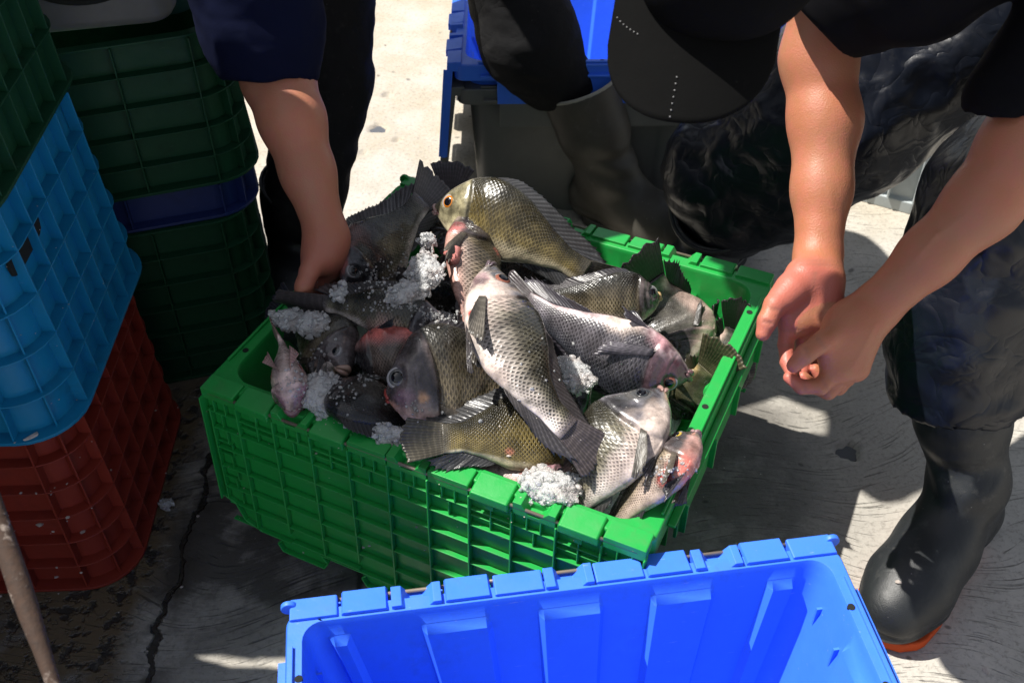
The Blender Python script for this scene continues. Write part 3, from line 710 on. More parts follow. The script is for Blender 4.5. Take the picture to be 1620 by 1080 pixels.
    nn = fbm(LP, 55, seed, 3); pos = pos+Nv[:, None]*(sgz*nn*.0010)[..., None]+Dv[:, None]*(np.sign(yy)*fbm(LP, 30, seed+4, 2)*.0012)[..., None]
    # colours
    bk, fl, be, hd, fc, tc = [np.array(c) for c in PAL[pal]]
    n2 = fbm(LP, 22, seed+9, 3); n3 = fbm(LP, 70, seed+2, 3)
    ta = sstep(-.2, .85, anorm+.22*n2)[..., None]; tb = sstep(-1.0+bellyw*1.0, -1.0+bellyw*2.6, anorm+.25*n2)[..., None]
    col = be*(1-tb)+(fl*(1-ta)+bk*ta)*tb
    bars = .5+.5*np.sin(SS*46+2*n2); col = col*(1-.22*(bars*(anorm > -.5))[..., None])
    hm = (1-sstep(-.01, .012, SS-op))[..., None]; chin = sstep(-.25, -.75, anorm+.3*n2)[..., None]
    hc = hd*(1+.5*n3[..., None])*(1-chin*.75)+be*chin*.75; hc = hc*(1-.35*(n2[..., None] > .12)); col = col*(1-hm)+hc*hm
    col = col*(1-.6*np.exp(-((SS-op)/.006)**2)*(np.abs(anorm) < .95))[..., None]
    for (bs, ba, br, bc) in blood:
        d = np.sqrt(((SS-bs)*L)**2+((anorm-ba)*depth*.5)**2)/(br*L); k = (1-sstep(.4, 1.0, d+.55*n3+.25*n2))[..., None]; col = col*(1-k)+np.array(bc)*k
    if belly_red: k = ((1-sstep(-.95, -.45, anorm+.3*n2))*belly_red*(SS > .2))[..., None]; col = col*(1-k)+np.array((.50, .09, .07))*k
    tk = sstep(.93, 1.0, SS)[..., None]; col = col*(1-tk)+tc*tk; sil = (sstep(.86, .92, SS)*(1-sstep(.95, 1, SS)))[..., None]; col = col*(1+.6*sil)
    col = np.clip(col*(1+.75*n3[..., None])*(1-.45*sstep(.1, .5, fbm(LP, 38, seed+20, 2)))[..., None], .003, .9)
    scaly = sstep(-.012, .03, SS-op)*sstep(-.97, -.55, anorm+.15*n2)*(1-.6*sstep(.95, 1, SS))
    mask = np.stack([scaly, np.full_like(scaly, contrast), scaly*0], -1)
    idx = np.arange(nst*na).reshape(nst, na); q = []
    i0 = idx[:-1]; i1 = idx[1:]
    Q = np.stack([i0, i1, np.roll(i1, -1, 1), np.roll(i0, -1, 1)], -1).reshape(-1, 4)
    if side*1 > 0: Q = Q[:, ::-1]
    me = bpy.data.meshes.new('body'); Vp = pos.reshape(-1, 3)
    faces = [tuple(map(int, x)) for x in Q]+[tuple(map(int, idx[0])), tuple(map(int, idx[-1]))[::-1]]
    me.from_pydata([tuple(p) for p in Vp], [], faces)
    a = me.color_attributes.new('col', 'FLOAT_COLOR', 'POINT'); a.data.foreach_set('color', np.c_[col.reshape(-1, 3), np.ones(nst*na)].astype(np.float32).ravel())
    a = me.color_attributes.new('mask', 'FLOAT_COLOR', 'POINT'); a.data.foreach_set('color', np.c_[mask.reshape(-1, 3), np.ones(nst*na)].astype(np.float32).ravel())
    uvl = me.uv_layers.new(name='uv'); nu = 41
    vi = np.zeros(len(me.loops), np.int32); me.loops.foreach_get('vertex_index', vi)
    arc = np.cumsum(np.linalg.norm(np.diff(pos, axis=1), axis=1 if False else 2), 1); per = arc[nst//3, -1]
    U = (SS*nu).reshape(-1)[vi]; jj = (np.arange(nst*na) % na)[vi]
    # v coordinate: angle from the dorsal line, mirrored on both flanks
    vv = (17.5*np.abs(((ph+math.pi) % (2*math.pi))-math.pi)/math.pi)[jj]*(depth/L/.42)
    uvl.data.foreach_set('uv', np.c_[U, vv].astype(np.float32).ravel())
    me.polygons.foreach_set('use_smooth', [True]*len(me.polygons)); me.materials.append(FSK)
    bm = bmesh.new(); bm.from_mesh(me); bmesh.ops.recalc_face_normals(bm, faces=bm.faces); bm.to_mesh(me); bm.free()
    bo = bpy.data.objects.new('body', me); put(bo, root)
    rnd = random.Random(seed+50)
    def at(sv, yv, zv):       # local fish coordinates to object space; yv, zv in metres
        i = sv*(nst-1); i0_ = int(min(max(i, 0), nst-1)); ext = (sv-1)*L if sv > 1 else 0
        return C[i0_]+Dv[i0_]*yv+Nv[i0_]*zv-Tn[i0_]*ext
    def finmesh(name, base, tip, col0, col1, nray, nt_=12, curl=0, rag=.06, thick=.0009, spiky=0, nv=None, parent=root):
        """base, tip: arrays (k,3) polylines sampled to nray*4+1"""
        base, tip = np.array(base), np.array(tip); nu_ = nray*4+1; t = np.linspace(0, 1, nu_); tb_ = np.linspace(0, 1, len(base)); tt_ = np.linspace(0, 1, len(tip))
        Bp = np.stack([np.interp(t, tb_, base[:, i]) for i in range(3)], -1); Tp = np.stack([np.interp(t, tt_, tip[:, i]) for i in range(3)], -1)
        w_ = np.linspace(0, 1, nt_); rg_ = np.array([rnd.uniform(1-rag*1.6, 1+rag*.3) for _ in range(nray+1)]); rl = np.interp(t*nray, np.arange(nray+1), rg_)
        if spiky: rl = rl*(1-spiky*np.abs(np.sin(t*nray*math.pi))**.6)
        G = Bp[:, None]+(Tp-Bp)[:, None]*(w_[None, :, None]*rl[:, None, None])
        n_ = nrm(np.cross(Tp[-1]-Bp[0], Bp[-1]-Tp[0]+1e-6)) if nv is None else nrm(nv)
        G = G+n_*(curl*np.sin(w_*1.57)[None, :]**2+.0016*np.sin(t*5+seed)[:, None]*w_[None]*2.2+.0005*np.cos(t*nray*2*math.pi)[:, None]*np.sin(w_*3.1)[None])[..., None]
        nu2 = nu_; me = bpy.data.meshes.new(name); ids = np.arange(nu2*nt_).reshape(nu2, nt_)
        Qf = np.stack([ids[:-1, :-1], ids[1:, :-1], ids[1:, 1:], ids[:-1, 1:]], -1).reshape(-1, 4)
        me.from_pydata([tuple(p) for p in G.reshape(-1, 3)], [], [tuple(map(int, x)) for x in Qf])
        cc = (np.array(col0)*(1-w_[:, None])+np.array(col1)*w_[:, None])[None].repeat(nu2, 0)*(1+.25*fbm(G, 60, seed, 2)[..., None]); cc = np.clip(cc, .003, .9)
        a = me.color_attributes.new('col', 'FLOAT_COLOR', 'POINT'); a.data.foreach_set('color', np.c_[cc.reshape(-1, 3), np.ones(nu2*nt_)].astype(np.float32).ravel())
        uvl = me.uv_layers.new(name='uv'); vi = np.zeros(len(me.loops), np.int32); me.loops.foreach_get('vertex_index', vi)
        uvl.data.foreach_set('uv', np.c_[(t*nray)[vi//nt_], w_[vi % nt_]].astype(np.float32).ravel())
        me.polygons.foreach_set('use_smooth', [True]*len(me.polygons)); me.materials.append(FFN)
        o = bpy.data.objects.new(name, me); put(o, parent); m = o.modifiers.new('t', 'SOLIDIFY'); m.thickness = thick; m.offset = 0; return o
    tp = lambda sv: float(np.interp(sv, s, top)); bt = lambda sv: float(np.interp(sv, s, bot)); wdt = lambda sv: float(np.interp(sv, s, wd))
    if 't' in fins:
        n = 9; hb = tp(1)*1.0; ang = np.linspace(1, -1, n); tw = R_(tailtwist)
        base = [at(.985, a_*(hb if a_ > 0 else bt(1)), 0) for a_ in ang]
        dd = np.array([math.cos(tw), math.sin(tw)])
        tip = []
        for a_ in ang:
            y_ = a_*depth*tailspread*.5; x_ = tail*(1-.10*abs(a_)**2+.03*math.cos(a_*3)); p = at(1.0, 0, 0)-Tn[-1]*x_+Dv[-1]*(y_*dd[0])+Nv[-1]*(y_*dd[1]); tip.append(p)
        finmesh('tail_fin', base, tip, tc, tc*.8, 14, 16, curl=rnd.uniform(-.006, .006), nv=Nv[-1]*dd[0]-Dv[-1]*dd[1], thick=.0012)
    if 'd' in fins:
        ss = np.linspace(.27, .93, 12); hmul = np.array([.35, .75, .95, 1, 1, 1, 1.0, 1.1, 1.35, 1.6, 1.5, .7])*dorsal_up
        base = [at(a_, tp(a_)*.95, 0) for a_ in ss]; tip = [at(min(a_+.06+.10*(k/11)**2*1.4, 1.16), (tp(min(a_, 1))*.95+depth*.105*h_*.85)*(1 if a_ < .9 else .9), -.012*h_+.003*rnd.uniform(-1, 1)) for k, (a_, h_) in enumerate(zip(ss, hmul))]
        finmesh('dorsal_fin', base, tip, fc, fc*1.1, 24, 8, spiky=.12, nv=Nv[nst//2])
    if 'a' in fins:
        ss = np.linspace(.68, .92, 7); hmul = [.5, .9, 1.1, 1.5, 2.0, 1.9, .9]
        base = [at(a_, -bt(a_)*.95, 0) for a_ in ss]; tip = [at(min(a_+.05+.16*(k/6), 1.14), -(bt(min(a_, 1))*.9+depth*.11*h_), .003*rnd.uniform(-1, 1)) for k, (a_, h_) in enumerate(zip(ss, hmul))]
        finmesh('anal_fin', base, tip, fc, fc*1.1, 12, 8, spiky=.15, nv=Nv[nst//2])
    if 'p' in fins:
        for sg in (1, -1):
            sb = headlen+.035; z0 = wdt(sb)*1.0; ang = R_(pect[0]); Lf = .27*L*pect[1]
            base = [at(sb, -.18*depth+dy, sg*(z0+.0008)) for dy in np.linspace(.004, -.0045, 5)]
            tip = []
            for k in range(5):
                a2 = ang+R_(6-5.5*k); i_ = int(sb*nst)
                tip.append(at(sb, -.18*depth, sg*(z0*.9+.004))+(-Tn[i_])*math.cos(a2)*Lf*(1,.98,.88,.72,.52)[k]+Dv[i_]*math.sin(a2)*Lf*(1,.98,.88,.72,.52)[k]-sg*Nv[i_]*(.0+.06*Lf))
            finmesh('pectoral_fin', base, tip, fc*1.1+fl*.55, fc*1.1+fl*.4, 9, 10, rag=.1, nv=Nv[nst//3]*sg, thick=.0007, curl=.001*sg)
    if 'v' in fins:
        for sg in (1, -1):
            sb = .36; base = [at(sb+a_, -bt(sb)*.96, sg*wdt(sb)*.28) for a_ in (0, .015, .03, .045)]
            tip = [at(sb+.21-.025*k, -bt(sb)*1.02-.010+.002*k, sg*(wdt(sb)*.6+.003*k)) for k in range(4)]
            finmesh('pelvic_fin', base, tip, fc*1.2, fc, 6, 8, rag=.05, thick=.0008)
    # eyes
    i_ = int(ex*nst); ye = ey*np.interp(ex, S_, TOP)*depth; wz = wdt(ex)*math.sqrt(max(.05, 1-(ye/tp(ex))**2))**.85*.93
    for sg in (1, -1):
        ce = at(ex, ye, sg*(wz-.0028)); nz = nrm(Nv[i_]*sg+Dv[i_]*.18); tx = Tn[i_]; ty = np.cross(nz, tx)
        def dome(prof, name, mat, par):
            mb = MB(); nn = 24; V = []
            for (r_, h_) in prof: V += [ce+(tx*math.cos(a)+ty*math.sin(a))*r_*er+nz*h_*er for a in np.linspace(0, 2*math.pi, nn+1)[:-1]]
            F = [(i*nn+k, i*nn+(k+1) % nn, (i+1)*nn+(k+1) % nn, (i+1)*nn+k) for i in range(len(prof)-1) for k in range(nn)]+[tuple(range((len(prof)-1)*nn, len(prof)*nn))]
            mb.add(V, F); return mb.build(name, mat, par, smooth=True)
        eo = dome([(1.20, -.5), (1.22, -.05), (1.14, .12), (1.02, .17), (.92, .15)], 'eye', EYED if eye == 'dark' else EYER, root)
        dome([(1.0, .05), (.88, .24), (.70, .36), (.5, .42)], 'iris', EYEM[eye], eo)
        dome([(.62, .38), (.56, .46), (.35, .53), (.1, .56)], 'pupil', PUP, eo)
    # lips: a soft ring round the mouth opening
    mb = MB(); pts = []
    for a in np.linspace(-2.6, 2.6, 25): pts.append(at(.030-.024*math.cos(a*.5)**2, -.012*depth-mouth*.05+.045*depth*math.sin(a), .062*depth*fat*math.sin(a*.5)*1.0))
    lip_up = [at(.004+.05*abs(u)**1.6, (.035-.075*abs(u)**1.3)*depth, u*.085*depth*fat) for u in np.linspace(-1, 1, 17)]
    lip_lo = [at(.006+.045*abs(u)**1.6, (-.050-.020*abs(u)**1.3)*depth, u*.078*depth*fat) for u in np.linspace(-1, 1, 17)]
    rr_ = [.0012+.0026*(1-abs(u)**3) for u in np.linspace(-1, 1, 17)]
    mb.tube(lip_up, rr_, 8); mb.tube(lip_lo, rr_, 8); mb.build('lips', lipmat(lip), root, smooth=True)
    if gut is not None:      # torn belly flap with gut hanging out
        mb = MB(); i_ = int(gut*nst)
        pts = [at(gut+.02*math.sin(k*1.3)-.02+.012*k, -bt(gut)*(.90+.09*math.sin(k*.9+1)), wdt(gut)*(.25+.10*math.cos(k*1.7))+.0015*k) for k in range(9)]
        mb.tube(pts, [.004, .007, .009, .008, .010, .008, .009, .006, .003], 10); mb.build('gut', glossy('raw_flesh', (.52, .20, .18), .2, .5, sss=.2), root, smooth=True)
    return root
# ------------------------------------------------------------------ the catch
RED = (.42, .05, .04); PINK = (.60, .30, .27); PALE = (.55, .45, .40)
# hidden ones first: they fill the crate under the visible layer
fish('dark fish by the far right wall, head down, black tail up against the green plastic', [(1085, 580, .25), (1065, 510, .27), (1030, 445, .33)], side=-1, roll=5, depth=.15, tail=.06, pal='dark', eye='dark', fat=1.0, contrast=.4)
fish('black fish under the golden one, only its dark flank showing', [(960, 500, .29), (850, 455, .30), (740, 370, .31)], side=1, roll=15, depth=.10, pal='dark', eye='dark')
fish('black fish in the far right corner with only a fin against the wall', [(1100, 640, .22), (1140, 570, .24), (1160, 520, .28)], side=1, roll=10, depth=.09, pal='dark', eye='dark')
fish('olive fish head down in the right corner, ragged tail leaning on the rim', [(1065, 660, .24), (1090, 620, .27), (1118, 585, .305)], side=1, roll=0, depth=.10, tail=.05, pal='olive', eye='dark', tailspread=.8)
fish('brown tail behind the big black fish at the far left corner', [(700, 400, .30), (708, 350, .325), (712, 305, .35)], side=-1, roll=20, depth=.09, tail=.05, pal='bronze', eye='dark', tailspread=.9)
fish('dark fish lying under the silver one in the middle', [(900, 690, .27), (850, 600, .29), (720, 560, .30)], side=1, roll=10, depth=.11, pal='dark', eye='dark', tailspread=.8)
fish('dark fish buried at the front under the speckled one', [(700, 700, .24), (600, 640, .24), (500, 590, .25)], side=1, roll=10, depth=.10, pal='dark', eye='dark')
# visible ones
fish('dark fish wedged under the slim one in the middle of the left half', [(770, 560, .31), (700, 500, .325), (600, 462, .33)], side=1, roll=30, depth=.11, pal='dark', eye='dark')
fish('speckled tail and flank under the purple headed fish', [(610, 640, .30), (680, 560, .31), (735, 480, .335)], side=-1, roll=10, depth=.10, pal='silver', eye='dark')
fish('big black fish with silvery tail root, head down beside the hand', [(540, 452, .365), (602, 402, .37), (668, 318, .385)], side=-1, roll=18, depth=.117, tail=.062, pal='silver', eye='white', lip=(.05, .05, .06), blood=[(.12, .0, .30, (.022, .022, .026)), (.42, -.1, .17, (.034, .033, .033)), (.45, .8, .15, (.040, .030, .030)), (1.0, .0, .06, (.022, .020, .022)), (.12, .95, .10, (.34, .14, .13)), (.30, .95, .10, (.16, .04, .04)), (.36, .9, .14, (.16, .09, .08))], contrast=1.0, fat=1.05, tailspread=.72)
fish('golden olive fish with an orange eye, topmost at the back', [(688, 330, .40), (795, 362, .41), (925, 432, .365)], side=-1, roll=6, depth=.118, tail=.05, pal='gold', eye='orange', lip=(.50, .32, .28), blood=[(.05, -.4, .05, PINK), (.45, -.95, .05, (.35, .12, .08))], contrast=.75, bellyw=.32, dorsal_up=1.15)
fish('bronze scaled fish facing right with a yellowish mouth, below the golden one', [(1042, 468, .345), (970, 478, .35), (840, 470, .33)], side=1, roll=8, depth=.080, pal='bronze', eye='white', lip=(.38, .26, .13), contrast=1.0, blood=[(.04, -.6, .06, (.4, .3, .2))])
fish('purple headed fish standing upright with its pink gut hanging out', [(733, 338, .41), (745, 430, .40), (752, 575, .35)], side=-1, roll=-28, depth=.088, tail=.05, pal='bronze', eye='dark', lip=(.06, .05, .06), belly_red=.3, gut=.42, blood=[(.24, -.7, .08, (.40, .14, .14)), (.08, .4, .16, (.035, .028, .036)), (.34, .9, .05, RED)], contrast=1.0, bellyw=.45, fat=1.1)
fish('lilac grey fish lying belly up, head at the right with a red eye', [(1092, 596, .345), (975, 552, .37), (832, 478, .375)], side=-1, roll=-10, depth=.108, tail=.05, pal='lilac', eye='red', lip=(.16, .09, .10), blood=[(.28, -.95, .10, (.36, .20, .22)), (.12, -.2, .20, (.085, .040, .052)), (.5, -.95, .12, PALE)], contrast=.9, bellyw=.12, pect=(18, 1.15))
fish('black fish at the front wall, only its smooth rounded head and dark back showing', [(520, 612, .335), (590, 640, .335), (690, 672, .31)], side=1, roll=62, depth=.105, pal='dark', eye='dark', lip=(.02, .02, .03), fat=1.25, contrast=.4)
fish('dark fish facing the front left with a pale chin and small mouth', [(548, 585, .345), (510, 545, .335), (462, 500, .33)], side=1, roll=20, depth=.105, pal='bronze', eye='white', lip=(.42, .28, .22), blood=[(.05, -.6, .12, (.42, .28, .23)), (.12, .3, .07, (.16, .12, .13)), (.3, -.8, .12, (.20, .12, .12))], fat=1.35, contrast=.5, dorsal_up=1.3)
fish('pale pink fish belly up against the left wall, its small tail in the air', [(462, 655, .335), (460, 600, .35), (446, 540, .35)], side=1, roll=-80, depth=.105, tail=.036, pal='pink', eye='dark', lip=(.22, .12, .14), fat=1.15, contrast=.15, blood=[(.15, -.5, .2, (.25, .13, .17)), (.15, .5, .2, (.28, .14, .18)), (.45, -.6, .08, (.5, .12, .1))], bellyw=.7, tailspread=.5, fins='tv')
fish('speckled fish lying belly up with a raw red belly, behind the thick-lipped head', [(560, 560, .33), (632, 562, .36), (722, 538, .36)], side=1, roll=-18, depth=.105, tail=.03, pal='spot', eye='dark', belly_red=.8, blood=[(.35, -.9, .10, PINK), (.75, -.6, .13, (.5, .12, .09)), (.9, 0, .10, (.48, .17, .13))], contrast=1.0, bellyw=.2, fins='dav')
fish('slim fish lying across the left side with its long tail over the rim', [(724, 534, .378), (610, 500, .392), (512, 480, .385)], side=1, roll=22, depth=.078, tail=.080, pal='silver', eye='dark', contrast=.9, blood=[(.42, -.75, .20, (.56, .38, .33)), (.30, -.5, .08, (.5, .24, .20)), (.15, .2, .1, (.10, .09, .09))], bellyw=.3, tailspread=.38, tailtwist=25, fat=1.2)
fish('thick lipped dark fish head facing left, mouth rimmed with red', [(614, 624, .365), (725, 612, .365), (905, 606, .30)], side=-1, roll=-2, depth=.150, pal='bronze', eye='white', lip=(.36, .06, .05), blood=[(.07, -.7, .10, (.50, .24, .18)), (.20, -.95, .20, (.55, .36, .33)), (.17, -.2, .10, (.20, .12, .15)), (.12, .5, .08, (.12, .10, .11)), (.28, -.2, .04, (.40, .22, .12))], contrast=.8, headlen=.33, eye_s=1.15, mouth=.15, fat=1.1)
fish('yellow brown scaled fish at the front with its tail over the rim', [(945, 690, .315), (830, 690, .345), (700, 694, .362)], side=1, roll=-6, depth=.116, tail=.050, pal='gold', eye='dark', blood=[(.42, -.97, .07, RED), (.62, -.5, .035, (.40, .16, .10))], contrast=1.1, bellyw=.10, tailspread=.50, dorsal_up=1.1, fins='davt')
fish('large silvery fish stretched across the top of the pile, snout up', [(779, 418, .43), (800, 545, .445), (900, 680, .40)], side=-1, roll=-16, depth=.101, tail=.055, pal='silver', eye='red', lip=(.12, .09, .11), blood=[(.26, -.75, .24, PALE), (.16, -.6, .08, (.30, .20, .21)), (.62, -.95, .10, PALE), (.36, -.8, .02, RED), (.28, -.5, .06, PALE)], contrast=1.05, bellyw=.55, fat=1.15, tailspread=.66, pect=(-12, 1.05), nst=190)
fish('grey fish with its head up at the right and a pale throat', [(1048, 616, .39), (975, 712, .37), (880, 830, .28)], side=1, roll=-20, depth=.112, pal='silver', eye='dark', lip=(.30, .18, .16), blood=[(.16, .45, .15, (.060, .058, .056)), (.30, -.8, .22, PALE), (.06, -.8, .08, (.48, .32, .22)), (.55, -.95, .2, PALE)], contrast=.9, bellyw=.35, headlen=.32)
fish('gutted fish in the near right corner, its throat cut open pink and red', [(1100, 685, .375), (1040, 752, .36), (950, 845, .28)], side=1, roll=-48, depth=.092, pal='bronze', eye='yellow', lip=(.30, .20, .20), blood=[(.20, -.85, .17, (.58, .34, .30)), (.36, -.9, .13, (.56, .17, .14)), (.47, -.7, .07, RED), (.09, -.5, .05, (.52, .26, .20))], contrast=.9, bellyw=.5, headlen=.30)

fish('small silvery fish lying between the pink fish and the black rounded head', [(500, 640, .335), (520, 600, .34), (548, 560, .33)], side=1, roll=-30, depth=.055, tail=.03, pal='silver', eye='white', blood=[(.2, -.7, .2, PALE)])
fish('slim pale bellied fish squeezed along the front wall below the olive one', [(900, 765, .31), (830, 745, .315), (740, 728, .31)], side=1, roll=-30, depth=.070, tail=.03, pal='pink', eye='dark', contrast=.6, blood=[(.4, -.6, .12, (.4, .06, .05))])

# ------------------------------------------------------------------ ice
def m_ice():
    T = NT('wet_ice'); co = T.obj(); n1 = T.noise(co, 40, 4); n2 = T.noise(co, 260, 4, .7); v = T.n('ShaderNodeTexVoronoi'); T.l(T.geo(), v.inputs['Vector']); v.inputs['Scale'].default_value = 420
    T.l(T.mix(T.sm(n1, .5, .75), (.84, .85, .85), (.82, .68, .62)), T.b.inputs['Base Color'])
    T.b.inputs['Roughness'].default_value = .10; T.b.inputs['Transmission Weight'].default_value = .45; T.b.inputs['Coat Weight'].default_value = .8; T.b.inputs['Coat Roughness'].default_value = .08; T.b.inputs['IOR'].default_value = 1.31
    T.b.inputs['Subsurface Weight'].default_value = .7; T.b.inputs['Subsurface Radius'].default_value = (1, 1, 1); T.b.inputs['Subsurface Scale'].default_value = .012
    T.l(T.bump(T.math('ADD', T.math('MULTIPLY', v.outputs['Distance'], 1.6), n2), .7, .0012), T.b.inputs['Normal']); return T.m
ICE = m_ice()
def ico(sub=5):
    bm = bmesh.new(); bmesh.ops.create_icosphere(bm, subdivisions=sub, radius=1); V = np.array([v.co[:] for v in bm.verts]); F = [tuple(v.index for v in f.verts) for f in bm.faces]; bm.free(); return V, F
IV, IF = ico(5); tv, tf = ico(1); tf0 = [f for f in ico(1)[1]]
def ice(label, px, py, z, rx, ry, rz, seed, rot=0):
    D = 1+.38*fbm(IV, 1.5, seed, 3)+.12*fbm(IV, 5, seed+3, 2)+.10*np.abs(fbm(IV, 9, seed+5, 2))+.03*vnoise(IV, 24, seed)
    V = IV*D[:, None]*np.array([rx, ry, rz]); V = V@rotz(rot).T
    mb = MB().add(V*.96, IF); rr = random.Random(seed); R3 = (rx+ry+rz)/3
    for _ in range(int(80*R3/.018)):
        p = V[rr.randrange(len(V))]; a = rr.choice([.0014, .0024, .0036, .0052])
        q = np.array([[rr.uniform(-1, 1) for _ in range(3)] for _ in range(6)]); q = tv[:12]*np.array([[rr.uniform(.5, 1.3)] for _ in range(12)]); mb.add(q*a*np.array([rr.uniform(.6, 1.4), rr.uniform(.6, 1.4), rr.uniform(.6, 1.4)])+p, tf0)
    o = mb.build('ice_lump', ICE, smooth=False, fix=False); o.location = tuple(PZ(px, py, z)); tag(o, label, 'ice', 'ice lumps among the fish'); return o
for a in [('small round ice lump on top between the black and the purple fish', 676, 382, .435, .011, .011, .010, 1, 0),
          ('tall ice lump in the middle of the pile below the small round one', 674, 428, .43, .022, .030, .018, 2, .3),
          ('flat knobbly ice lump beside the head of the big black fish', 645, 464, .425, .025, .017, .012, 3, .4),
          ('ice lump beside the thumb of the left worker', 548, 468, .395, .020, .016, .014, 4, 0),
          ('ice lump under the tail over the left rim', 462, 506, .365, .026, .018, .012, 5, 0),
          ('ice lump hanging between the slim tail and the dark face', 498, 512, .375, .022, .017, .012, 6, 0),
          ('big wet ice lump beside the pale pink fish', 512, 622, .345, .030, .034, .02, 7, 0),
          ('long melting ice lump sliding under the black fish at the front wall', 566, 658, .33, .040, .022, .018, 8, -.5),
          ('ice lump in front of the black back at the front rim', 618, 690, .335, .026, .014, .014, 9, -.3),
          ('crumbling ice lump at the front rim under the yellow brown fish', 868, 770, .335, .036, .024, .016, 10, -.4),
          ('ice sliver against the far green wall', 948, 440, .33, .010, .008, .008, 11, 0),
          ('ice lump between the silvery and the lilac fish', 905, 592, .365, .022, .030, .012, 12, .6),
          ('ice lump above the slim fish next to the purple one', 688, 505, .375, .026, .014, .010, 13, -.2),
          ('chip of ice on the ground beside the red crate', 262, 797, .006, .010, .008, .006, 14, 0)]:
    ice(*a)
# crushed ice bed filling the crate
n = 90; u = np.linspace(-1, 1, n); XX, YY = np.meshgrid(u*.252, u*.202, indexing='ij'); PP = np.stack([XX, YY, XX*0], -1)
ZZ = .235+.02*fbm(PP, 14, 3, 4)+.03*np.exp(-((XX/.14)**2+(YY/.12)**2)); PP[..., 2] = ZZ
PP = PP@rotz(GC['yaw']).T+GC['c']
tag(MB().grid(PP).build('crushed_ice', ICE, smooth=True), kind='stuff', label='crushed ice bed under the fish')
# ------------------------------------------------------------------ people
def m_skin(name, base, red):
    T = NT(name); co = T.obj(); n1 = T.noise(co, 14, 4); n2 = T.noise(co, 70, 4, .6); n3 = T.noise(co, 420, 3, .6)
    vc = T.n('ShaderNodeVertexColor', layer_name='col'); sp = T.n('ShaderNodeSeparateColor'); T.l(vc.outputs[0], sp.inputs[0])
    c = T.mix(T.sm(n1, .35, .7), base, tuple(x*f for x, f in zip(base, (1.12, .95, .9))))
    c = T.mix(T.math('MULTIPLY', T.sm(n2, .42, .72), .42), c, red); c = T.mix(sp.outputs[0], c, red)
    c = T.mix(sp.outputs[1], c, (.30, .12, .08)); mole = T.n('ShaderNodeTexVoronoi'); T.l(co, mole.inputs['Vector']); mole.inputs['Scale'].default_value = 15
    c = T.mix(T.math('MULTIPLY', T.math('SUBTRACT', 1, T.sm(mole.outputs['Distance'], .022, .04)), .6), c, (.12, .05, .03))
    T.l(c, T.b.inputs['Base Color']); T.l(T.math('MULTIPLY_ADD', n2, .45, .26), T.b.inputs['Roughness'])
    T.b.inputs['Subsurface Weight'].default_value = .10; T.b.inputs['Subsurface Radius'].default_value = (1, .35, .2); T.b.inputs['Subsurface Scale'].default_value = .008
    v = T.n('ShaderNodeTexVoronoi'); T.l(co, v.inputs['Vector']); v.inputs['Scale'].default_value = 520
    T.l(T.bump(T.math('ADD', n3, T.math('MULTIPLY', v.outputs['Distance'], .5)), .4, .0009), T.b.inputs['Normal']); return T.m
SK1 = m_skin('tan_skin', (.38, .170, .100), (.44, .13, .10)); SK2 = m_skin('brown_skin', (.36, .150, .078), (.46, .13, .095))
NAIL = glossy('nail', (.50, .28, .22), .25, .5)
def m_cloth(name, col, rough=.9, sheen=.0, bsc=900, bst=.3, crinkle=0, dusty=.0, spec=.08):
    T = NT(name); co = T.obj(); n1 = T.noise(co, 7, 4); n2 = T.noise(co, 60, 5, .65); n3 = T.noise(co, bsc, 2)
    c = T.mix(n1, tuple(x*.75 for x in col), tuple(x*1.3 for x in col)); c = T.mix(T.math('MULTIPLY', T.math('MULTIPLY', T.sm(n2, .55, .75), T.sm(n1, .45, .6)), dusty), c, (.10, .095, .085))
    sp = T.n('ShaderNodeTexVoronoi'); T.l(co, sp.inputs['Vector']); sp.inputs['Scale'].default_value = 55
    c = T.mix(T.math('MULTIPLY', T.math('SUBTRACT', 1, T.sm(sp.outputs['Distance'], .025, .06)), T.math('MULTIPLY', n1, dusty)), c, (.45, .44, .42))
    T.l(c, T.b.inputs['Base Color']); T.l(T.math('MULTIPLY_ADD', n2, .2, rough-.1), T.b.inputs['Roughness']); T.b.inputs['Specular IOR Level'].default_value = spec
    h = T.math('MULTIPLY', n3, bst)
    if crinkle:
        rg = lambda x: T.math('POWER', T.math('ABSOLUTE', T.math('MULTIPLY_ADD', x, 2, -1)), .7); wv = rg(T.noise(co, 22, 2, .5, .5)); wv2 = rg(T.noise(co, 9, 1.5, .5, .3)); h = T.math('ADD', h, T.math('ADD', T.math('MULTIPLY', wv, crinkle), T.math('MULTIPLY', wv2, crinkle*1.6)))
    T.l(T.bump(h, .8, .004 if crinkle else .001), T.b.inputs['Normal']); return T.m
CL = {'navy': m_cloth('navy_knit', (.004, .006, .022)), 'jeans': m_cloth('black_denim', (.014, .014, .015), .8, crinkle=.5, dusty=.2),
      'shirt': m_cloth('black_jersey', (.005, .005, .006), .85), 'rain': m_cloth('black_waterproof', (.004, .006, .012), .36, bst=.05, crinkle=.7, dusty=.12, spec=.45),
      'cap': m_cloth('black_twill', (.005, .005, .005), .9, bsc=420, dusty=.03, spec=.05), 'boot': m_cloth('black_rubber', (.014, .016, .018), .46, bst=.1, crinkle=.22, dusty=.75, spec=.5),
      'boot2': m_cloth('dusty_rubber', (.050, .046, .038), .55, bst=.1, crinkle=.10, dusty=.6, spec=.4), 'sole': m_cloth('orange_sole', (.50, .075, .02), .6, dusty=.3),
      'hair': m_cloth('black_hair', (.008, .007, .006), .5, bst=.5), 'thread': m_cloth('white_stitch', (.25, .25, .25), .7), 'lining': m_cloth('pale_lining', (.30, .29, .25), .9, dusty=.3)}
def g(prims, k=.01, ko=.012, op='add'): return (prims, k, ko, op)
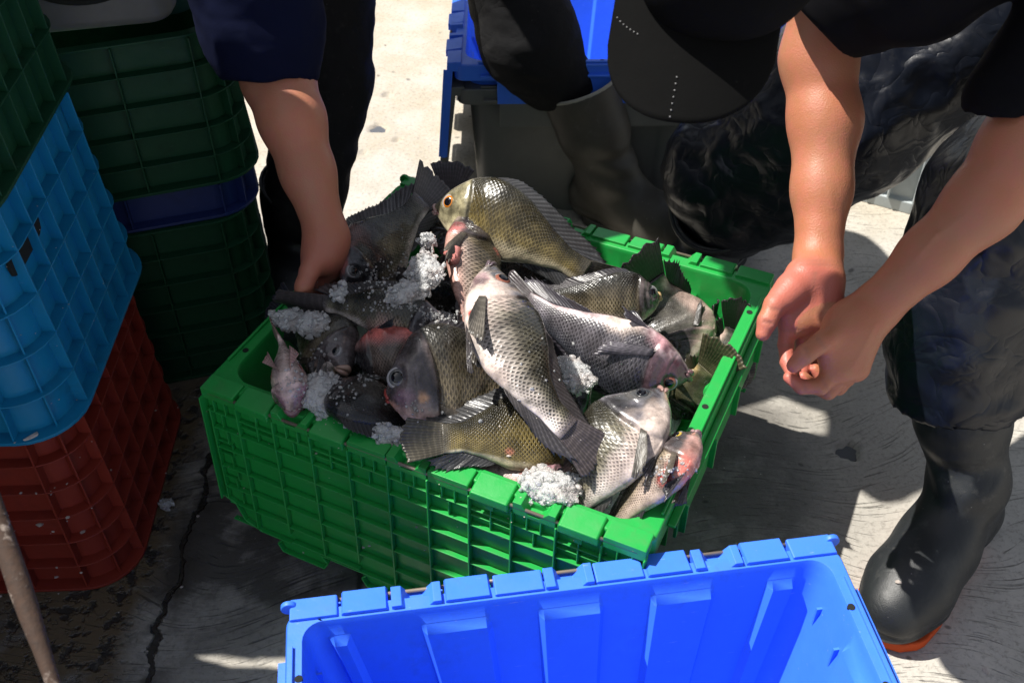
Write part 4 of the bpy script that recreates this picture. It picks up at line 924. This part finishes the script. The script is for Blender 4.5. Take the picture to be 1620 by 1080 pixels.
def fing(pts, r): return chain([np.asarray(p) for p in pts], r)
CREASE = []
def creasing(V, lines, depth=.0012, wdt=.0022):
    """press skin creases: each line is a 3-D segment"""
    CREASE.extend(lines)
    for a, b in lines:
        a, b = np.asarray(a), np.asarray(b); ab = b-a; t = np.clip(((V-a)@ab)/(ab@ab), 0, 1); w_ = V-a-t[:, None]*ab; d = np.linalg.norm(w_, axis=1)
        c = V.mean(0); k = np.exp(-(d/wdt)**2)[:, None]; V = V-k*depth*nrm(ORG-a)
    return V

# ---- worker on the left: bending over the far left side of the crate
pl = empty('person', (-.10, 1.80, 0), 0, 'worker in black jeans and navy sleeve, bending down with one hand on the crate', 'person')
off1 = np.array([-.10, 1.80, 0.])
wr = PD(517, 372, 1.415); el = PD(418, 60, 1.43); sh = np.array([-.43, 1.45, 1.14])
mid_f = PD(462, 190, 1.4)
viewd = nrm(ORG-wr)
kn = [PD(497, 440, 1.43), PD(515, 432, 1.445), PD(530, 420, 1.46), PD(541, 405, 1.475)]
arm = chain([el, mid_f*.5+el*.5, mid_f, wr*.45+mid_f*.55, wr], [.047, .047, .0425, .0345, .0270])
uarm = chain([sh, el], [.066, .055])
palm = [cone(wr, PD(513, 400, 1.415), .026, .026), cone(PD(513, 400, 1.415), PD(518, 425, 1.44), .025, .019), cone(PD(524, 385, 1.42), PD(532, 412, 1.45), .022, .015), cone(PD(505, 390, 1.41), PD(496, 418, 1.405), .019, .016)]
thumb = fing([PD(503, 405, 1.40), PD(490, 428, 1.39), PD(481, 452, 1.39), PD(476, 472, 1.395)], [.0175, .0135, .0122, .0098])
f1 = fing([PD(512, 425, 1.435), PD(506, 448, 1.44), PD(503, 466, 1.46), PD(502, 474, 1.48)], [.0125, .0108, .0096, .008])
f2 = fing([PD(523, 420, 1.45), PD(521, 445, 1.465), PD(518, 460, 1.49), PD(516, 466, 1.51)], [.0125, .0108, .0096, .008])
f3 = fing([PD(533, 412, 1.46), PD(536, 434, 1.48), PD(533, 450, 1.51), PD(530, 455, 1.53)], [.0118, .010, .009, .008])
f4 = fing([PD(541, 402, 1.465), PD(548, 420, 1.485), PD(546, 434, 1.515), PD(543, 440, 1.53)], [.0105, .009, .008, .0072])
hd = np.array([-.27, 1.34, 1.46]); nk = np.array([-.25, 1.55, 1.38])
sh2 = np.array([-.05, 1.62, 1.24]); pel = np.array([-.20, 2.04, .98])
head1 = [cone(hd+[0, .02, .03], hd+[0, -.03, -.02], .088, .078), cone(hd+[0, -.055, -.06], hd+[0, -.04, -.075], .045, .038), cone(hd+[0, -.105, -.02], hd+[0, -.11, -.045], .011, .015)]
ears1 = [cone(hd+[s*.085, .01, -.01], hd+[s*.088, .015, -.035], .014, .010, (1, 0, 0), 1.8) for s in (-1, 1)]
torso1 = [cone(nk, pel, .10, .13), cone(sh, sh2, .075, .075), cone(nk, hd, .062, .06)]
el2 = np.array([.04, 1.80, 1.02]); wr2 = np.array([-.08, 1.88, .80])
arm2 = chain([sh2, el2, wr2], [.06, .046, .03])+[cone(wr2, wr2+[-.03, .06, -.03], .03, .028)]
fr2 = [c for j in range(4) for c in fing([wr2+[-.05+.022*j, .07, -.04], wr2+[-.055+.022*j, .11, -.075], wr2+[-.055+.022*j, .115, -.115]], [.011, .010, .008])]+fing([wr2+[-.04, .03, -.03], wr2+[-.075, .05, -.06], wr2+[-.08, .06, -.10]], [.013, .011, .009])
groups = [g(torso1, .04), g(arm+uarm, .02, .02), g(palm, .014, .016), g(thumb, .004, .005), g(f1, .003, .006), g(f2, .003, .004), g(f3, .003, .004), g(f4, .003, .004), g(arm2, .02, .02), g(fr2, .0, .006), g(head1, .03, .02), g(ears1, .005, .006)]
V, Q = sdf_mesh(groups, .0032)
V = V+0
V = creasing(V, [(PD(487, 366, 1.38), PD(512, 372, 1.37)), (PD(512, 372, 1.37), PD(545, 362, 1.385)), (PD(494, 444, 1.395), PD(474, 450, 1.395)), (PD(498, 424, 1.40), PD(484, 428, 1.40)), (PD(520, 400, 1.39), PD(514, 430, 1.40))])
vc = np.zeros((len(V), 3)); dh = np.linalg.norm(V-PD(505, 425, 1.43), axis=1); vc[:, 0] = .55*(1-sstep(.02, .09, dh))
mesh_obj('body', V-off1, Q, SK1, pl, 2, vc)

def crease_tint(V, wdt=.0024):
    k = np.zeros(len(V))
    for a, b in CREASE:
        a, b = np.asarray(a), np.asarray(b); v_ = nrm((a+b)/2-ORG); ab = b-a; q_ = V-a; t = np.clip((q_@ab)/(ab@ab), 0, 1); r_ = q_-t[:, None]*ab; dz = r_@v_; r_ = r_-dz[:, None]*v_
        k = np.maximum(k, np.exp(-(np.linalg.norm(r_, axis=1)/wdt)**2)*(np.abs(dz) < .045))
    return k
def cloth_obj(name, groups, h, mat, parent, off, wr_amp=.004, wr_scale=14, seed=0, sub=None, sm_=2, stretch=(1, 1, 1), ex=None, cuts=()):
    V, Q = sdf_mesh(groups, h, ex)
    q = V*np.array(stretch); n = fbm(q, wr_scale, seed, 3); n2 = fbm(q, wr_scale*2.7, seed+5, 2)
    c = V.mean(0)
    me_n = None
    # push along the local normal, found from the faces
    N = np.zeros_like(V); fn = np.cross(V[Q[:, 2]]-V[Q[:, 0]], V[Q[:, 3]]-V[Q[:, 1]])
    for k in range(4): np.add.at(N, Q[:, k], fn)
    N /= np.maximum(np.linalg.norm(N, axis=1), 1e-9)[:, None]
    fold = 1-np.abs(n)*2
    att = np.ones(len(V))
    for a, n_, r in cuts: q_ = V-np.asarray(a); att = np.minimum(att, np.where(np.linalg.norm(q_, axis=1) < r*1.1, sstep(.0, .03, np.abs(q_@nrm(n_))), 1))
    V = V+N*(att*wr_amp*(fold*.9+n2*.5))[:, None]
    return mesh_obj(name, V-off, Q, mat, parent, sm_)
# sleeve: ends in a clean hem just above the elbow bend of the forearm
hemc = PD(424, 112, 1.44); hem_n = nrm(PD(365, 130, 1.44)-PD(478, 100, 1.44)); ax1 = nrm(mid_f-sh)
def cut_plane(pt, nv, soft=0):     # keep the side where (p-pt).nv < 0
    nv = nrm(nv); return lambda p: None
slv = [cone(sh, PD(415, 40, 1.40), .098, .079), cone(PD(415, 40, 1.40), PD(427, 118, 1.41), .079, .066)]
hemdir = nrm(PD(440, 200, 1.45)-PD(412, 60, 1.42))
def hem_cut(pt, dr, sdf):
    return None
def sdf_cut(groups, pt, dr, h, hollow=.0, near=None):
    """mesh of a garment cut off by a plane at a hem"""
    dr = nrm(dr); pt = np.asarray(pt)
    def ex(p):
        return 0
    V, Q = None, None
    return V, Q
class Cut:
    def __init__(s, pts): s.pts = [(np.asarray(a), nrm(b), r) for a, b, r in pts]
def garment(name, groups, cuts, h, mat, parent, off, **kw):
    """cuts: (point, direction pointing out of the garment, radius of effect): flat hems"""
    import types
    base = globals()['field']
    def fld(gr, p):
        d = base(gr, p)
        for a, n_, r in cuts:
            a = np.asarray(a); n_ = nrm(n_); q = p-a; pl_ = q@n_+.0025*np.sin(q@np.array([61., 47, 33])*1.3); far = np.linalg.norm(q, axis=-1)-r
            d = np.maximum(d, np.minimum(pl_, -far)) if True else d
        return d
    globals()['field'] = fld
    try: o = cloth_obj(name, groups, h, mat, parent, off, cuts=cuts, **kw)
    finally: globals()['field'] = base
    return o
shirt1 = [g(slv, .02, .02), g([cone(nk, pel, .155, .165, (0, .4, 1), 1.15), cone(sh, sh2, .10, .10), cone(sh2, el2, .095, .075)], .05, .04)]
garment('shirt', shirt1, [(PD(424, 128, 1.42), hemdir-.12*RGT, .13), (nk+[0, -.05, .09], hd-nk, .12)], .006, CL['navy'], pl, off1, wr_amp=.0035, wr_scale=16, stretch=(1, 1, 2.2), seed=3)
# jeans
hipL, hipR = np.array([-.33, 2.00, .93]), np.array([-.12, 2.04, .93])
kneeL = PD(500, 150, 1.83); ankL = np.array([-.400, 1.60, .18])
kneeL = PD(508, 120, 1.87); kneeR = PD(838, 66, 1.92)
btR = PD(914, 176, 2.01)
BTOP1 = PD(916, 150, 1.985)+np.array([0, 0, .02]); BAX1 = nrm(BTOP1-np.array([.192, 1.757, .125]))
jl = [cone(hipL, kneeL, .125, .090), cone(kneeL, PD(482, 330, 1.88), .090, .064)]
jr = [cone(hipR, kneeR, .12, .083), cone(kneeR, btR, .083, .055)]
garment('trousers', [g([cone(hipL, hipR, .14, .14), cone(pel, (hipL+hipR)/2, .15, .14)], .04, .04), g(jl, .02, .03), g(jr, .03, .03)], [(BTOP1-.012*BAX1, -BAX1, .13)], .006, CL['jeans'], pl, off1, wr_amp=.006, wr_scale=9, stretch=(1, 1, 1.8), seed=8)
def boot(parent, off, top, ank, heel, toe, rt, mat, ra=.052, sole_mat=None, rim_mat=None, open_=True, h=.004, name='boot', dust=0, rim=True, shaft=None):
    """rubber boot: shaft from the open top to the ankle, foot on the ground, separate sole"""
    top, ank, heel, toe = [np.asarray(x, float) for x in (top, ank, heel, toe)]; fd = toe-heel; ball = heel+fd*.70
    z = lambda p, zz: np.array([p[0], p[1], zz])
    sh_ = [cone(top, top*.5+ank*.5, rt, (rt+ra)*.5+.004), cone(top*.5+ank*.5, ank, (rt+ra)*.5+.004, ra)] if shaft is None else shaft
    ft = [cone(ank, z(heel+fd*.06, .060), ra, .048), cone(z(heel+fd*.04, .052), z(heel+fd*.35, .052), .048, .047), cone(ank, z(heel+fd*.45, .062), ra*.98, .048), cone(z(heel+fd*.40, .058), z(ball, .052), .049, .054), cone(z(ball, .052), z(heel+fd*.86, .046), .054, .045)]
    ax = nrm(top-ank); gr = [g(sh_, .02, .03), g(ft, .03, .03), g([cone(top-ax*.10, top+ax*.2, rt-.013, rt-.011)], 0, .001, 'sub')]
    base = globals()['field']
    def fld(G_, p):
        d = base(G_, p); d = np.maximum(d, (p-top)@ax); return np.maximum(d, .014-p[..., 2])
    globals()['field'] = fld
    try: V, Q = sdf_mesh(gr, h)
    finally: globals()['field'] = base
    # creases over the instep
    q = (V-ank); t_ = np.linalg.norm(q, axis=1); s_ = q@nrm(fd)
    V = V+nrm(fd)*(.0042*np.sin(V[:, 2]*150+s_*60+2*fbm(V, 15, 2, 2))*np.exp(-(t_/.085)**2)*(s_ > 0))[:, None]
    N = fbm(V, 12, 4, 2); V = V+np.stack([N, N, N*0], -1)*.0022
    ctr_ = heel+fd*np.clip(((V-heel)@fd)/(fd@fd), 0.1, .9)[:, None]; od = V-ctr_; od[:, 2] = 0; od /= np.maximum(np.linalg.norm(od, axis=1), 1e-4)[:, None]
    V = V+od*(.0028*(1-sstep(.034, .038, V[:, 2])))[:, None]-od*(.0018*np.exp(-((V[:, 2]-.041)/.002)**2))[:, None]
    bo = mesh_obj(name, V-off, Q, mat, parent, 2)
    # sole
    sm_ = sole_mat or mat; rd = np.array([fd[1], -fd[0], 0])/np.linalg.norm(fd); mb = MB(); out = []
    Lf = np.linalg.norm(fd[:2]); u_ = np.array([fd[0], fd[1], 0])/Lf
    for a in np.linspace(0, 2*math.pi, 49)[:-1]:
        t = .5-.5*math.cos(a); wd_ = np.interp(t, [0, .04, .12, .3, .45, .7, .88, .97, 1], [0, .034, .045, .044, .044, .055, .050, .028, 0]); out.append(heel+u_*(t*Lf*1.02-.006)+rd*(wd_+.003*(wd_ > 0))*(1 if a < math.pi else -1)*-1)
    poly = [(p[0]-off[0], p[1]-off[1]) for p in out]
    mb.prism(poly, .001-off[2], .022-off[2]); so_ = mb.build('sole', sm_, bo, bevel=.003)
    if rim:
        u1 = nrm(np.cross(ax, [0, 1, .3])); w1 = np.cross(ax, u1)
        MB().tube([top-off+(u1*math.cos(a)+w1*math.sin(a))*(rt-.003) for a in np.linspace(0, 2*math.pi, 33)], .0036, 8, False).build('boot_rim', rim_mat or mat, bo, smooth=True)
    return bo
boot(pl, off1, BTOP1, [.192, 1.757, .125], [.165, 1.80, 0], [.35, 1.63, 0], .077, CL['boot2'], ra=.050, rim_mat=CL['lining'])
boot(pl, off1, PD(480, 292, 1.88), [-.395, 1.60, .12], [-.40, 1.65, 0], [-.40, 1.40, 0], .078, CL['boot'], ra=.055)

hb = MB().add(IV*np.array([.095, .105, .085])*(1+.05*fbm(IV, 8, 3, 2)[:, None])+(hd+[0, .025, .045]-off1), IF).build('hair', CL['hair'], pl, smooth=True)

# ---- worker on the right: squatting, hands shaking off water beside the crate
off2 = np.array([.62, 1.25, 0.]); pr = empty('person', off2, 0, 'crouching worker in a black cap and T-shirt, wet hands loosely together beside the crate', 'person')
# far arm (hand open, palm up to the camera)
e1 = PD(1295, 92, 1.26); w1 = PD(1294, 408, 1.245); s1 = np.array([.43, 1.32, 1.02])
m1 = PD(1305, 190, 1.26); m1b = PD(1300, 300, 1.255)
armR = chain([e1, m1, m1b, w1], [.042, .0415, .0335, .0262]); uarmR = chain([s1, e1], [.052, .045])
palmR = [cone(w1, PD(1290, 440, 1.225), .027, .028, FWD, 1.15), cone(PD(1290, 440, 1.225), PD(1262, 508, 1.215), .028, .019, FWD, 1.15), cone(PD(1302, 445, 1.225), PD(1312, 500, 1.215), .024, .017, FWD, 1.1), cone(PD(1270, 440, 1.215), PD(1240, 475, 1.205), .022, .016), cone(PD(1250, 505, 1.215), PD(1312, 508, 1.215), .014, .014)]
thR = fing([PD(1250, 458, 1.205), PD(1226, 482, 1.195), PD(1214, 508, 1.192), PD(1207, 528, 1.192)], [.0175, .0125, .0112, .0085])
iR = fing([PD(1248, 508, 1.215), PD(1243, 545, 1.215), PD(1245, 572, 1.205), PD(1252, 591, 1.195)], [.0112, .0092, .0082, .0068])
mR = fing([PD(1272, 512, 1.22), PD(1270, 555, 1.235), PD(1268, 585, 1.225), PD(1266, 602, 1.212)], [.0112, .0094, .0085, .007])
rR = fing([PD(1294, 512, 1.225), PD(1296, 552, 1.25), PD(1290, 580, 1.245), PD(1284, 598, 1.235)], [.0105, .009, .0082, .007])
pR = fing([PD(1311, 508, 1.225), PD(1318, 540, 1.25), PD(1314, 562, 1.25), PD(1306, 576, 1.245)], [.0095, .0082, .0074, .0064])
# near arm (back of the hand to the camera)
e2 = PD(1624, 235, 1.12); w2 = PD(1384, 488, 1.19); s2 = np.array([.68, 1.06, .93]); q1 = PD(1555, 322, 1.14); q2 = PD(1470, 405, 1.165)
armL = chain([e2, q1, q2, w2], [.046, .039, .0315, .0255]); uarmL = chain([s2, e2], [.060, .050])
palmL = [cone(w2, PD(1345, 522, 1.185), .026, .028, FWD, 1.25), cone(PD(1345, 522, 1.185), PD(1325, 580, 1.18), .029, .020, FWD, 1.3), cone(PD(1360, 520, 1.19), PD(1352, 580, 1.19), .025, .018, FWD, 1.1), cone(PD(1350, 505, 1.185), PD(1310, 552, 1.175), .022, .015)]
thL = fing([PD(1335, 515, 1.178), PD(1302, 540, 1.160), PD(1274, 560, 1.155), PD(1256, 578, 1.160)], [.0165, .0118, .0108, .0085])
iL = fing([PD(1322, 585, 1.182), PD(1298, 611, 1.178), PD(1268, 612, 1.180), PD(1248, 597, 1.185)], [.0118, .0096, .0082, .0068])
mL = fing([PD(1335, 592, 1.19), PD(1310, 618, 1.195), PD(1284, 610, 1.205), PD(1270, 596, 1.205)], [.012, .0100, .0086, .0070])
rL = fing([PD(1346, 588, 1.20), PD(1326, 612, 1.21), PD(1302, 600, 1.222), PD(1290, 584, 1.222)], [.0115, .0095, .0082, .0068])
pL = fing([PD(1354, 578, 1.205), PD(1340, 600, 1.22), PD(1320, 590, 1.235), PD(1310, 576, 1.235)], [.0105, .0085, .0075, .0064])
hc = np.array([.165, .935, .985]); nk2 = np.array([.44, 1.08, 1.06]); pel2 = np.array([1.0, 1.34, .74])
fdir = nrm([-.55, -.12, -.75]); updir = nrm(np.cross(np.cross(fdir, [-.75, 0, .5]), fdir)); hside = np.cross(fdir, updir)
head2 = [cone(hc-fdir*.02+updir*.03, hc+fdir*.03, .088, .076), cone(hc+fdir*.06-updir*.06, hc+fdir*.055-updir*.085, .044, .034), cone(hc+fdir*.105-updir*.01, hc+fdir*.115-updir*.035, .010, .014), cone(hc+fdir*.096-updir*.068-hside*.018, hc+fdir*.096-updir*.068+hside*.018, .009, .009)]
ears2 = [cone(hc+hside*s*.086-updir*.0, hc+hside*s*.088-updir*.03-fdir*.01, .015, .010, hside, 1.8) for s in (-1, 1)]
eyes2 = [cone(hc+fdir*.088+updir*.005+hside*s*.032, hc+fdir*.088+updir*.005+hside*s*.034, .014, .014) for s in (-1, 1)]
torso2 = [cone(nk2, pel2, .09, .12), cone(s1, s2, .07, .07), cone(nk2, hc, .06, .058)]
groups = [g(torso2, .04), g(armR+uarmR, .018, .02), g(palmR, .012, .014), g(thR, .004, .009), g(iR, .003, .005), g(mR, .003, .003), g(rR, .003, .003), g(pR, .003, .003)]
gb2 = [g(armL+uarmL, .018, .02), g(palmL, .014, .014), g(thL, .004, .008), g(iL, .003, .005), g(mL, .003, .0035), g(rL, .003, .0035), g(pL, .003, .003)]
_bf = field
def fld2(G_, p):     # the two hands touch but do not fuse
    a = [x for x in G_ if not x[0] or x[3] != 'L']; b = [(x[0], x[1], x[2], 'add') for x in G_ if x[3] == 'L']
    d = _bf(a, p) if a else None
    if b: d2 = _bf(b, p); d = d2 if d is None else np.minimum(d, d2)
    return d
field = fld2
V, Q = sdf_mesh(groups+[g(head2, .03, .02), g(ears2, .005, .006), g(eyes2, .0, .006)]+[(x[0], x[1], x[2], 'L') for x in gb2], .0021)
field = _bf
# palm and wrist creases, knuckle folds
V = creasing(V, [(PD(1262, 417, 1.20), PD(1328, 420, 1.20)), (PD(1260, 411, 1.20), PD(1326, 413, 1.20))], .0011, .0018)
V = creasing(V, [(PD(1290, 432, 1.19), PD(1283, 470, 1.185)), (PD(1283, 470, 1.185), PD(1258, 496, 1.185)), (PD(1256, 498, 1.19), PD(1300, 487, 1.19)), (PD(1264, 508, 1.19), PD(1318, 492, 1.19)), (PD(1238, 523, 1.20), PD(1258, 523, 1.20)), (PD(1236, 546, 1.20), PD(1252, 546, 1.20)), (PD(1218, 487, 1.18), PD(1234, 492, 1.18)), (PD(1208, 508, 1.18), PD(1220, 512, 1.18))], .0019, .0024)
V = creasing(V, [(PD(1294, 536, 1.155), PD(1304, 550, 1.155)), (PD(1274, 552, 1.155), PD(1281, 566, 1.155)), (PD(1300, 600, 1.167), PD(1310, 616, 1.167)), (PD(1272, 604, 1.17), PD(1274, 618, 1.17)), (PD(1300, 560, 1.16), PD(1290, 568, 1.16))], .0012, .0022)
V = creasing(V, [(PD(1378, 500, 1.155), PD(1330, 578, 1.15)), (PD(1384, 508, 1.155), PD(1343, 588, 1.155)), (PD(1386, 516, 1.16), PD(1353, 580, 1.165)), (PD(1480, 372, 1.13), PD(1420, 440, 1.14)), (PD(1540, 330, 1.1), PD(1480, 372, 1.13)), (PD(1310, 250, 1.21), PD(1318, 330, 1.215))], -.0013, .0042); del CREASE[-6:]
vc = np.zeros((len(V), 3)); dp = np.minimum(np.linalg.norm(V-PD(1280, 470, 1.19), axis=1), np.linalg.norm(V-PD(1250, 560, 1.20), axis=1)); vc[:, 0] = .9*(1-sstep(.035, .062, dp))*(np.linalg.norm(V-PD(1335, 545, 1.17), axis=1) > .058)
for q_, r_ in ((PD(1255, 582, 1.165), .02), (PD(1208, 525, 1.18), .025), (PD(1300, 545, 1.16), .012), (PD(1246, 597, 1.175), .02)):
    vc[:, 0] = np.maximum(vc[:, 0], .7*(1-sstep(r_*.5, r_, np.linalg.norm(V-q_, axis=1))))
vc[:, 1] = .55*crease_tint(V)
mesh_obj('body', V-off2, Q, SK2, pr, 2, vc)
def nail(tip, back, nv, parent, off, sc=1.0):
    t = nrm(tip-back); nv = nrm(nv-(nv@t)*t); s_ = np.cross(t, nv); c = tip-t*.001
    mb = MB(); P = np.zeros((7, 7, 3))
    for i, u in enumerate(np.linspace(-1, 1, 7)):
        for j, v in enumerate(np.linspace(-1, 1, 7)):
            P[i, j] = c+t*(v*.0068*sc)+s_*(u*.0056*sc*(1-.18*abs(v)**3))+nv*(.0094*sc-.0034*u*u-.0012*v*v)-off
    mb.grid(P); mb.build('nail', NAIL, parent, smooth=True, solid=.0006)
nail(PD(1260, 577, 1.168), PD(1278, 561, 1.165), ORG-PD(1260, 580, 1.168)-.0*UPV, pr, off2, .95)
nail(PD(1208, 527, 1.192), PD(1214, 508, 1.192), (ORG-PD(1207, 524, 1.192))*.6-RGT*.8, pr, off2, .9)
nail(PD(478, 472, 1.415), PD(484, 458, 1.41), (ORG-PD(480, 466, 1.41))*.7-RGT*.6, pl, off1, 1.05)
# T-shirt
sl2e = PD(1612, 172, 1.12)
sh_g = [g([cone(nk2+[.0, .03, -.02], pel2, .155, .165, (.5, 0, 1), 1.12), cone(s1, s2, .098, .098), cone(nk2+[.10, 0, -.08], PD(1440, -70, 1.13), .12, .095)], .06, .05),
        g([cone(s2, sl2e, .075, .060)], .02, .03), g([cone(s1, PD(1296, 20, 1.20), .085, .068)], .02, .04)]
garment('t_shirt', sh_g, [(PD(1592, 168, 1.10), PD(1605, 260, 1.12)-PD(1590, 60, 1.05), .09), (PD(1285, 22, 1.19), PD(1310, 92, 1.235)-PD(1300, -60, 1.16)-.12*RGT, .085), (nk2+(hc-nk2)*.6, hc-nk2, .08)], .006, CL['shirt'], pr, off2, wr_amp=.005, wr_scale=11, seed=12)
# waterproof trousers
hN, hF = np.array([.95, 1.14, .64]), np.array([1.02, 1.48, .72])
kN = PD(1612, 330, 1.33); kF = PD(1150, 262, 1.80)
hmN = PD(1515, 640, 1.40); 
tr = [g([cone(hN, hF, .15, .15), cone(hN, kN, .15, .108), cone(pel2, (hN+hF)/2, .15, .16)], .05, .04), g([cone(kN, PD(1528, 480, 1.385), .112, .096), cone(PD(1528, 480, 1.385), PD(1514, 640, 1.44), .096, .094)], .03, .03),
      g([cone(hF, PD(1330, 150, 1.66), .120, .124), cone(PD(1330, 175, 1.66), kF, .135, .088), cone(kF, PD(1160, 330, 1.83), .088, .080)], .05, .03),
      g([cone(PD(1270, 215, 1.70), PD(1265, 285, 1.74), .105, .085), cone(PD(1110, 290, 1.80), PD(1225, 335, 1.78), .040, .045)], .03, .05)]
garment('trousers', tr, [(PD(1508, 628, 1.43), nrm([.1, -.25, -1]), .13)], .006, CL['rain'], pr, off2, wr_amp=.012, wr_scale=9, seed=21, sm_=1)
b1 = boot(pr, off2, PD(1512, 560, 1.41), [.640, .950, .135], [.668, .975, 0], [.490, .775, 0], .068, CL['boot'], ra=.044, sole_mat=CL['sole'], h=.0035, rim=False)
boot(pr, off2, PD(1130, 330, 1.80), [.395, 1.62, .125], [.44, 1.67, 0], [.28, 1.46, 0], .078, CL['boot'], ra=.062, rim=True)
# cap: crown, curved brim with stitched rows
bc = PD(1088, 62, .92); bdir = nrm(PD(1075, 190, .92)-PD(1120, -60, .92)); bn = nrm(ORG-bc+.10*UPV-.12*RGT); bs = nrm(np.cross(bdir, bn)); bn = np.cross(bs, bdir)
def brim_pt(u, v, o=0):          # u across -1..1, v 0 (crown) .. 1 (front edge)
    x = u*.0755*(1-.0*v); edge = math.sqrt(max(0, 1-abs(u)**2.3)); y = (v*.130-.057)*(.35+.65*edge)+.0
    arch = -.024*u*u-.006*v
    return bc+bs*x+bdir*(y-.030*(1-edge))+bn*(arch+o)
G1 = np.array([[brim_pt(u, v) for v in np.linspace(0, 1, 24)] for u in np.linspace(-.995, .995, 48)])
cap_crown = MB(); cc_ = bc-bdir*.096-bn*.012-bs*.022
CV = IV*np.array([1, 1, 1.])
loc = np.array([[v[0]*.092, v[1]*.096, v[2]*.082*(1 if v[2] > 0 else .25)] for v in CV]); ridge = 1+.012*np.cos(6*np.arctan2(loc[:, 1], loc[:, 0]))
Wd = loc[:, 0:1]*ridge[:, None]*bs+loc[:, 1:2]*ridge[:, None]*bdir+loc[:, 2:3]*bn+cc_-off2+bn*.012
capo = cap_crown.add(Wd, IF).build('cap', CL['cap'], pr, smooth=True)
bro = MB().grid(G1-off2).build('brim', CL['cap'], capo, smooth=True, solid=.0035)
st = MB()
for (ua, ub, va, vb, n) in ((.05, .05, .70, .97, 7), (.93, .62, .42, .46, 7)):
    for k in range(n):
        t = k/(n-1); p = brim_pt(ua+(ub-ua)*t, va+(vb-va)*t, .0026)-off2; st.add(tv*.0008+p, tf)
st.build('stitching', CL['thread'], bro, smooth=True)
MB().add(IV*np.array([.080, .080, .075])+(hc-fdir*.025+updir*.02-off2), IF).build('hair', CL['hair'], pr, smooth=True)
# ------------------------------------------------------------------ loose bits, dropped along the line of sight onto what lies there
bpy.context.view_layer.update(); dg = bpy.context.evaluated_depsgraph_get()
def hit(px, py):
    d = ray(px, py); ok, loc, nor, i, ob, m = SC.ray_cast(dg, Vector(ORG), Vector(d).normalized())
    return (np.array(loc), ob) if ok else (None, None)
mb = MB(); rnd = random.Random(4)
for (cx, cy, sx, sy, n) in [(600, 440, 40, 24, 110), (655, 405, 24, 24, 40), (690, 500, 32, 12, 110), (468, 600, 16, 36, 60), (580, 598, 16, 6, 50), (500, 560, 20, 20, 20), (620, 485, 50, 8, 50), (1060, 745, 36, 12, 50), (880, 560, 60, 50, 16), (540, 620, 24, 20, 40), (660, 640, 50, 16, 24), (800, 640, 60, 40, 12)]:
    for _ in range(n):
        p, ob = hit(cx+rnd.gauss(0, sx*.6), cy+rnd.gauss(0, sy*.6)); 
        if p is None or p[2] < .25: continue
        r = rnd.choice([.0007, .0010, .0013, .0017, .0024]); q = tv*np.array([[rnd.uniform(.75, 1.25)] for _ in range(len(tv))])*np.array([rnd.uniform(.7, 1.3) for _ in range(3)])
        mb.add(q*r+p, tf)
tag(mb.build('ice_grains', ICE), kind='stuff', label='loose ice grains on the fish')

# scraps: fish scales, flecks of skin and dried slime stuck to crates and floor
TS = NT('pale_scrap'); n_ = TS.noise(TS.geo(), 90, 3); TS.l(TS.mix(n_, (.25, .20, .17), (.62, .58, .54)), TS.b.inputs['Base Color']); TS.b.inputs['Roughness'].default_value = .35
mb = MB(); rs2 = random.Random(9)
spots = [(rs2.gauss(60, 50), rs2.gauss(800, 70), rs2.choice([1, 1.5, 3])) for _ in range(26)]+[(rs2.uniform(330, 1000), rs2.uniform(640, 880), rs2.choice([.4, .6, .8])) for _ in range(60)]
spots += [(rs2.uniform(180, 1600), rs2.uniform(640, 1070), rs2.choice([.5, .8, 1.2, 1.9])) for _ in range(80)]+[(rs2.uniform(10, 200), rs2.uniform(250, 640), .8) for _ in range(18)]+[(1422, 920, 4.5), (1560, 1060, 5), (64, 828, 5), (50, 690, 6)]
for x_, y_, k_ in spots:
    p, ob = hit(x_, y_)
    if p is None or (ob.parent is not None and ob.parent.name == blue.name) or (ob.parent is not None and ob.parent.name.startswith('person') and x_ != 1422): continue
    q = tv*np.array([[rs2.uniform(.6, 1.3)] for _ in range(len(tv))])*np.array([rs2.uniform(.6, 1.4), rs2.uniform(.6, 1.4), .35])*.0012*k_; mb.add(q@rotz(rs2.uniform(0, 6)).T+p, tf)
tag(mb.build('fish_scraps', TS.m), kind='stuff', label='pale flecks of fish skin and scales on crates and floor')
# rusty bar close to the camera, leaning up from the ground at the left
T = NT('rusty_iron'); co = T.obj(); n1 = T.noise(co, 40, 5, .7); n2 = T.noise(co, 160, 4, .7)
T.l(T.mix(T.sm(n1, .58, .68), T.mix(n2, (.060, .028, .014), (.014, .010, .009)), (.26, .21, .18)), T.b.inputs['Base Color']); T.b.inputs['Roughness'].default_value = .85; T.l(T.bump(n1, .9, .003), T.b.inputs['Normal'])
p1, p2 = PD(5, 850, .86), PD(84, 1080, .80); dv = (p2-p1); pend = p2+dv*((.0-p2[2])/dv[2]); ptop = p1-dv*1.5
pts = [ptop+(pend-ptop)*t for t in np.linspace(0, 1, 90)]; rs_ = [.0070+.0022*float(vnoise(np.array([t*30, 0, 0]), 1, 3)) for t in np.linspace(0, 1, 90)]
tag(MB().tube(pts, rs_, 14).build('rusty_bar', T.m, smooth=True), 'rusty iron bar with flaking pale paint at the near left corner', 'bar')
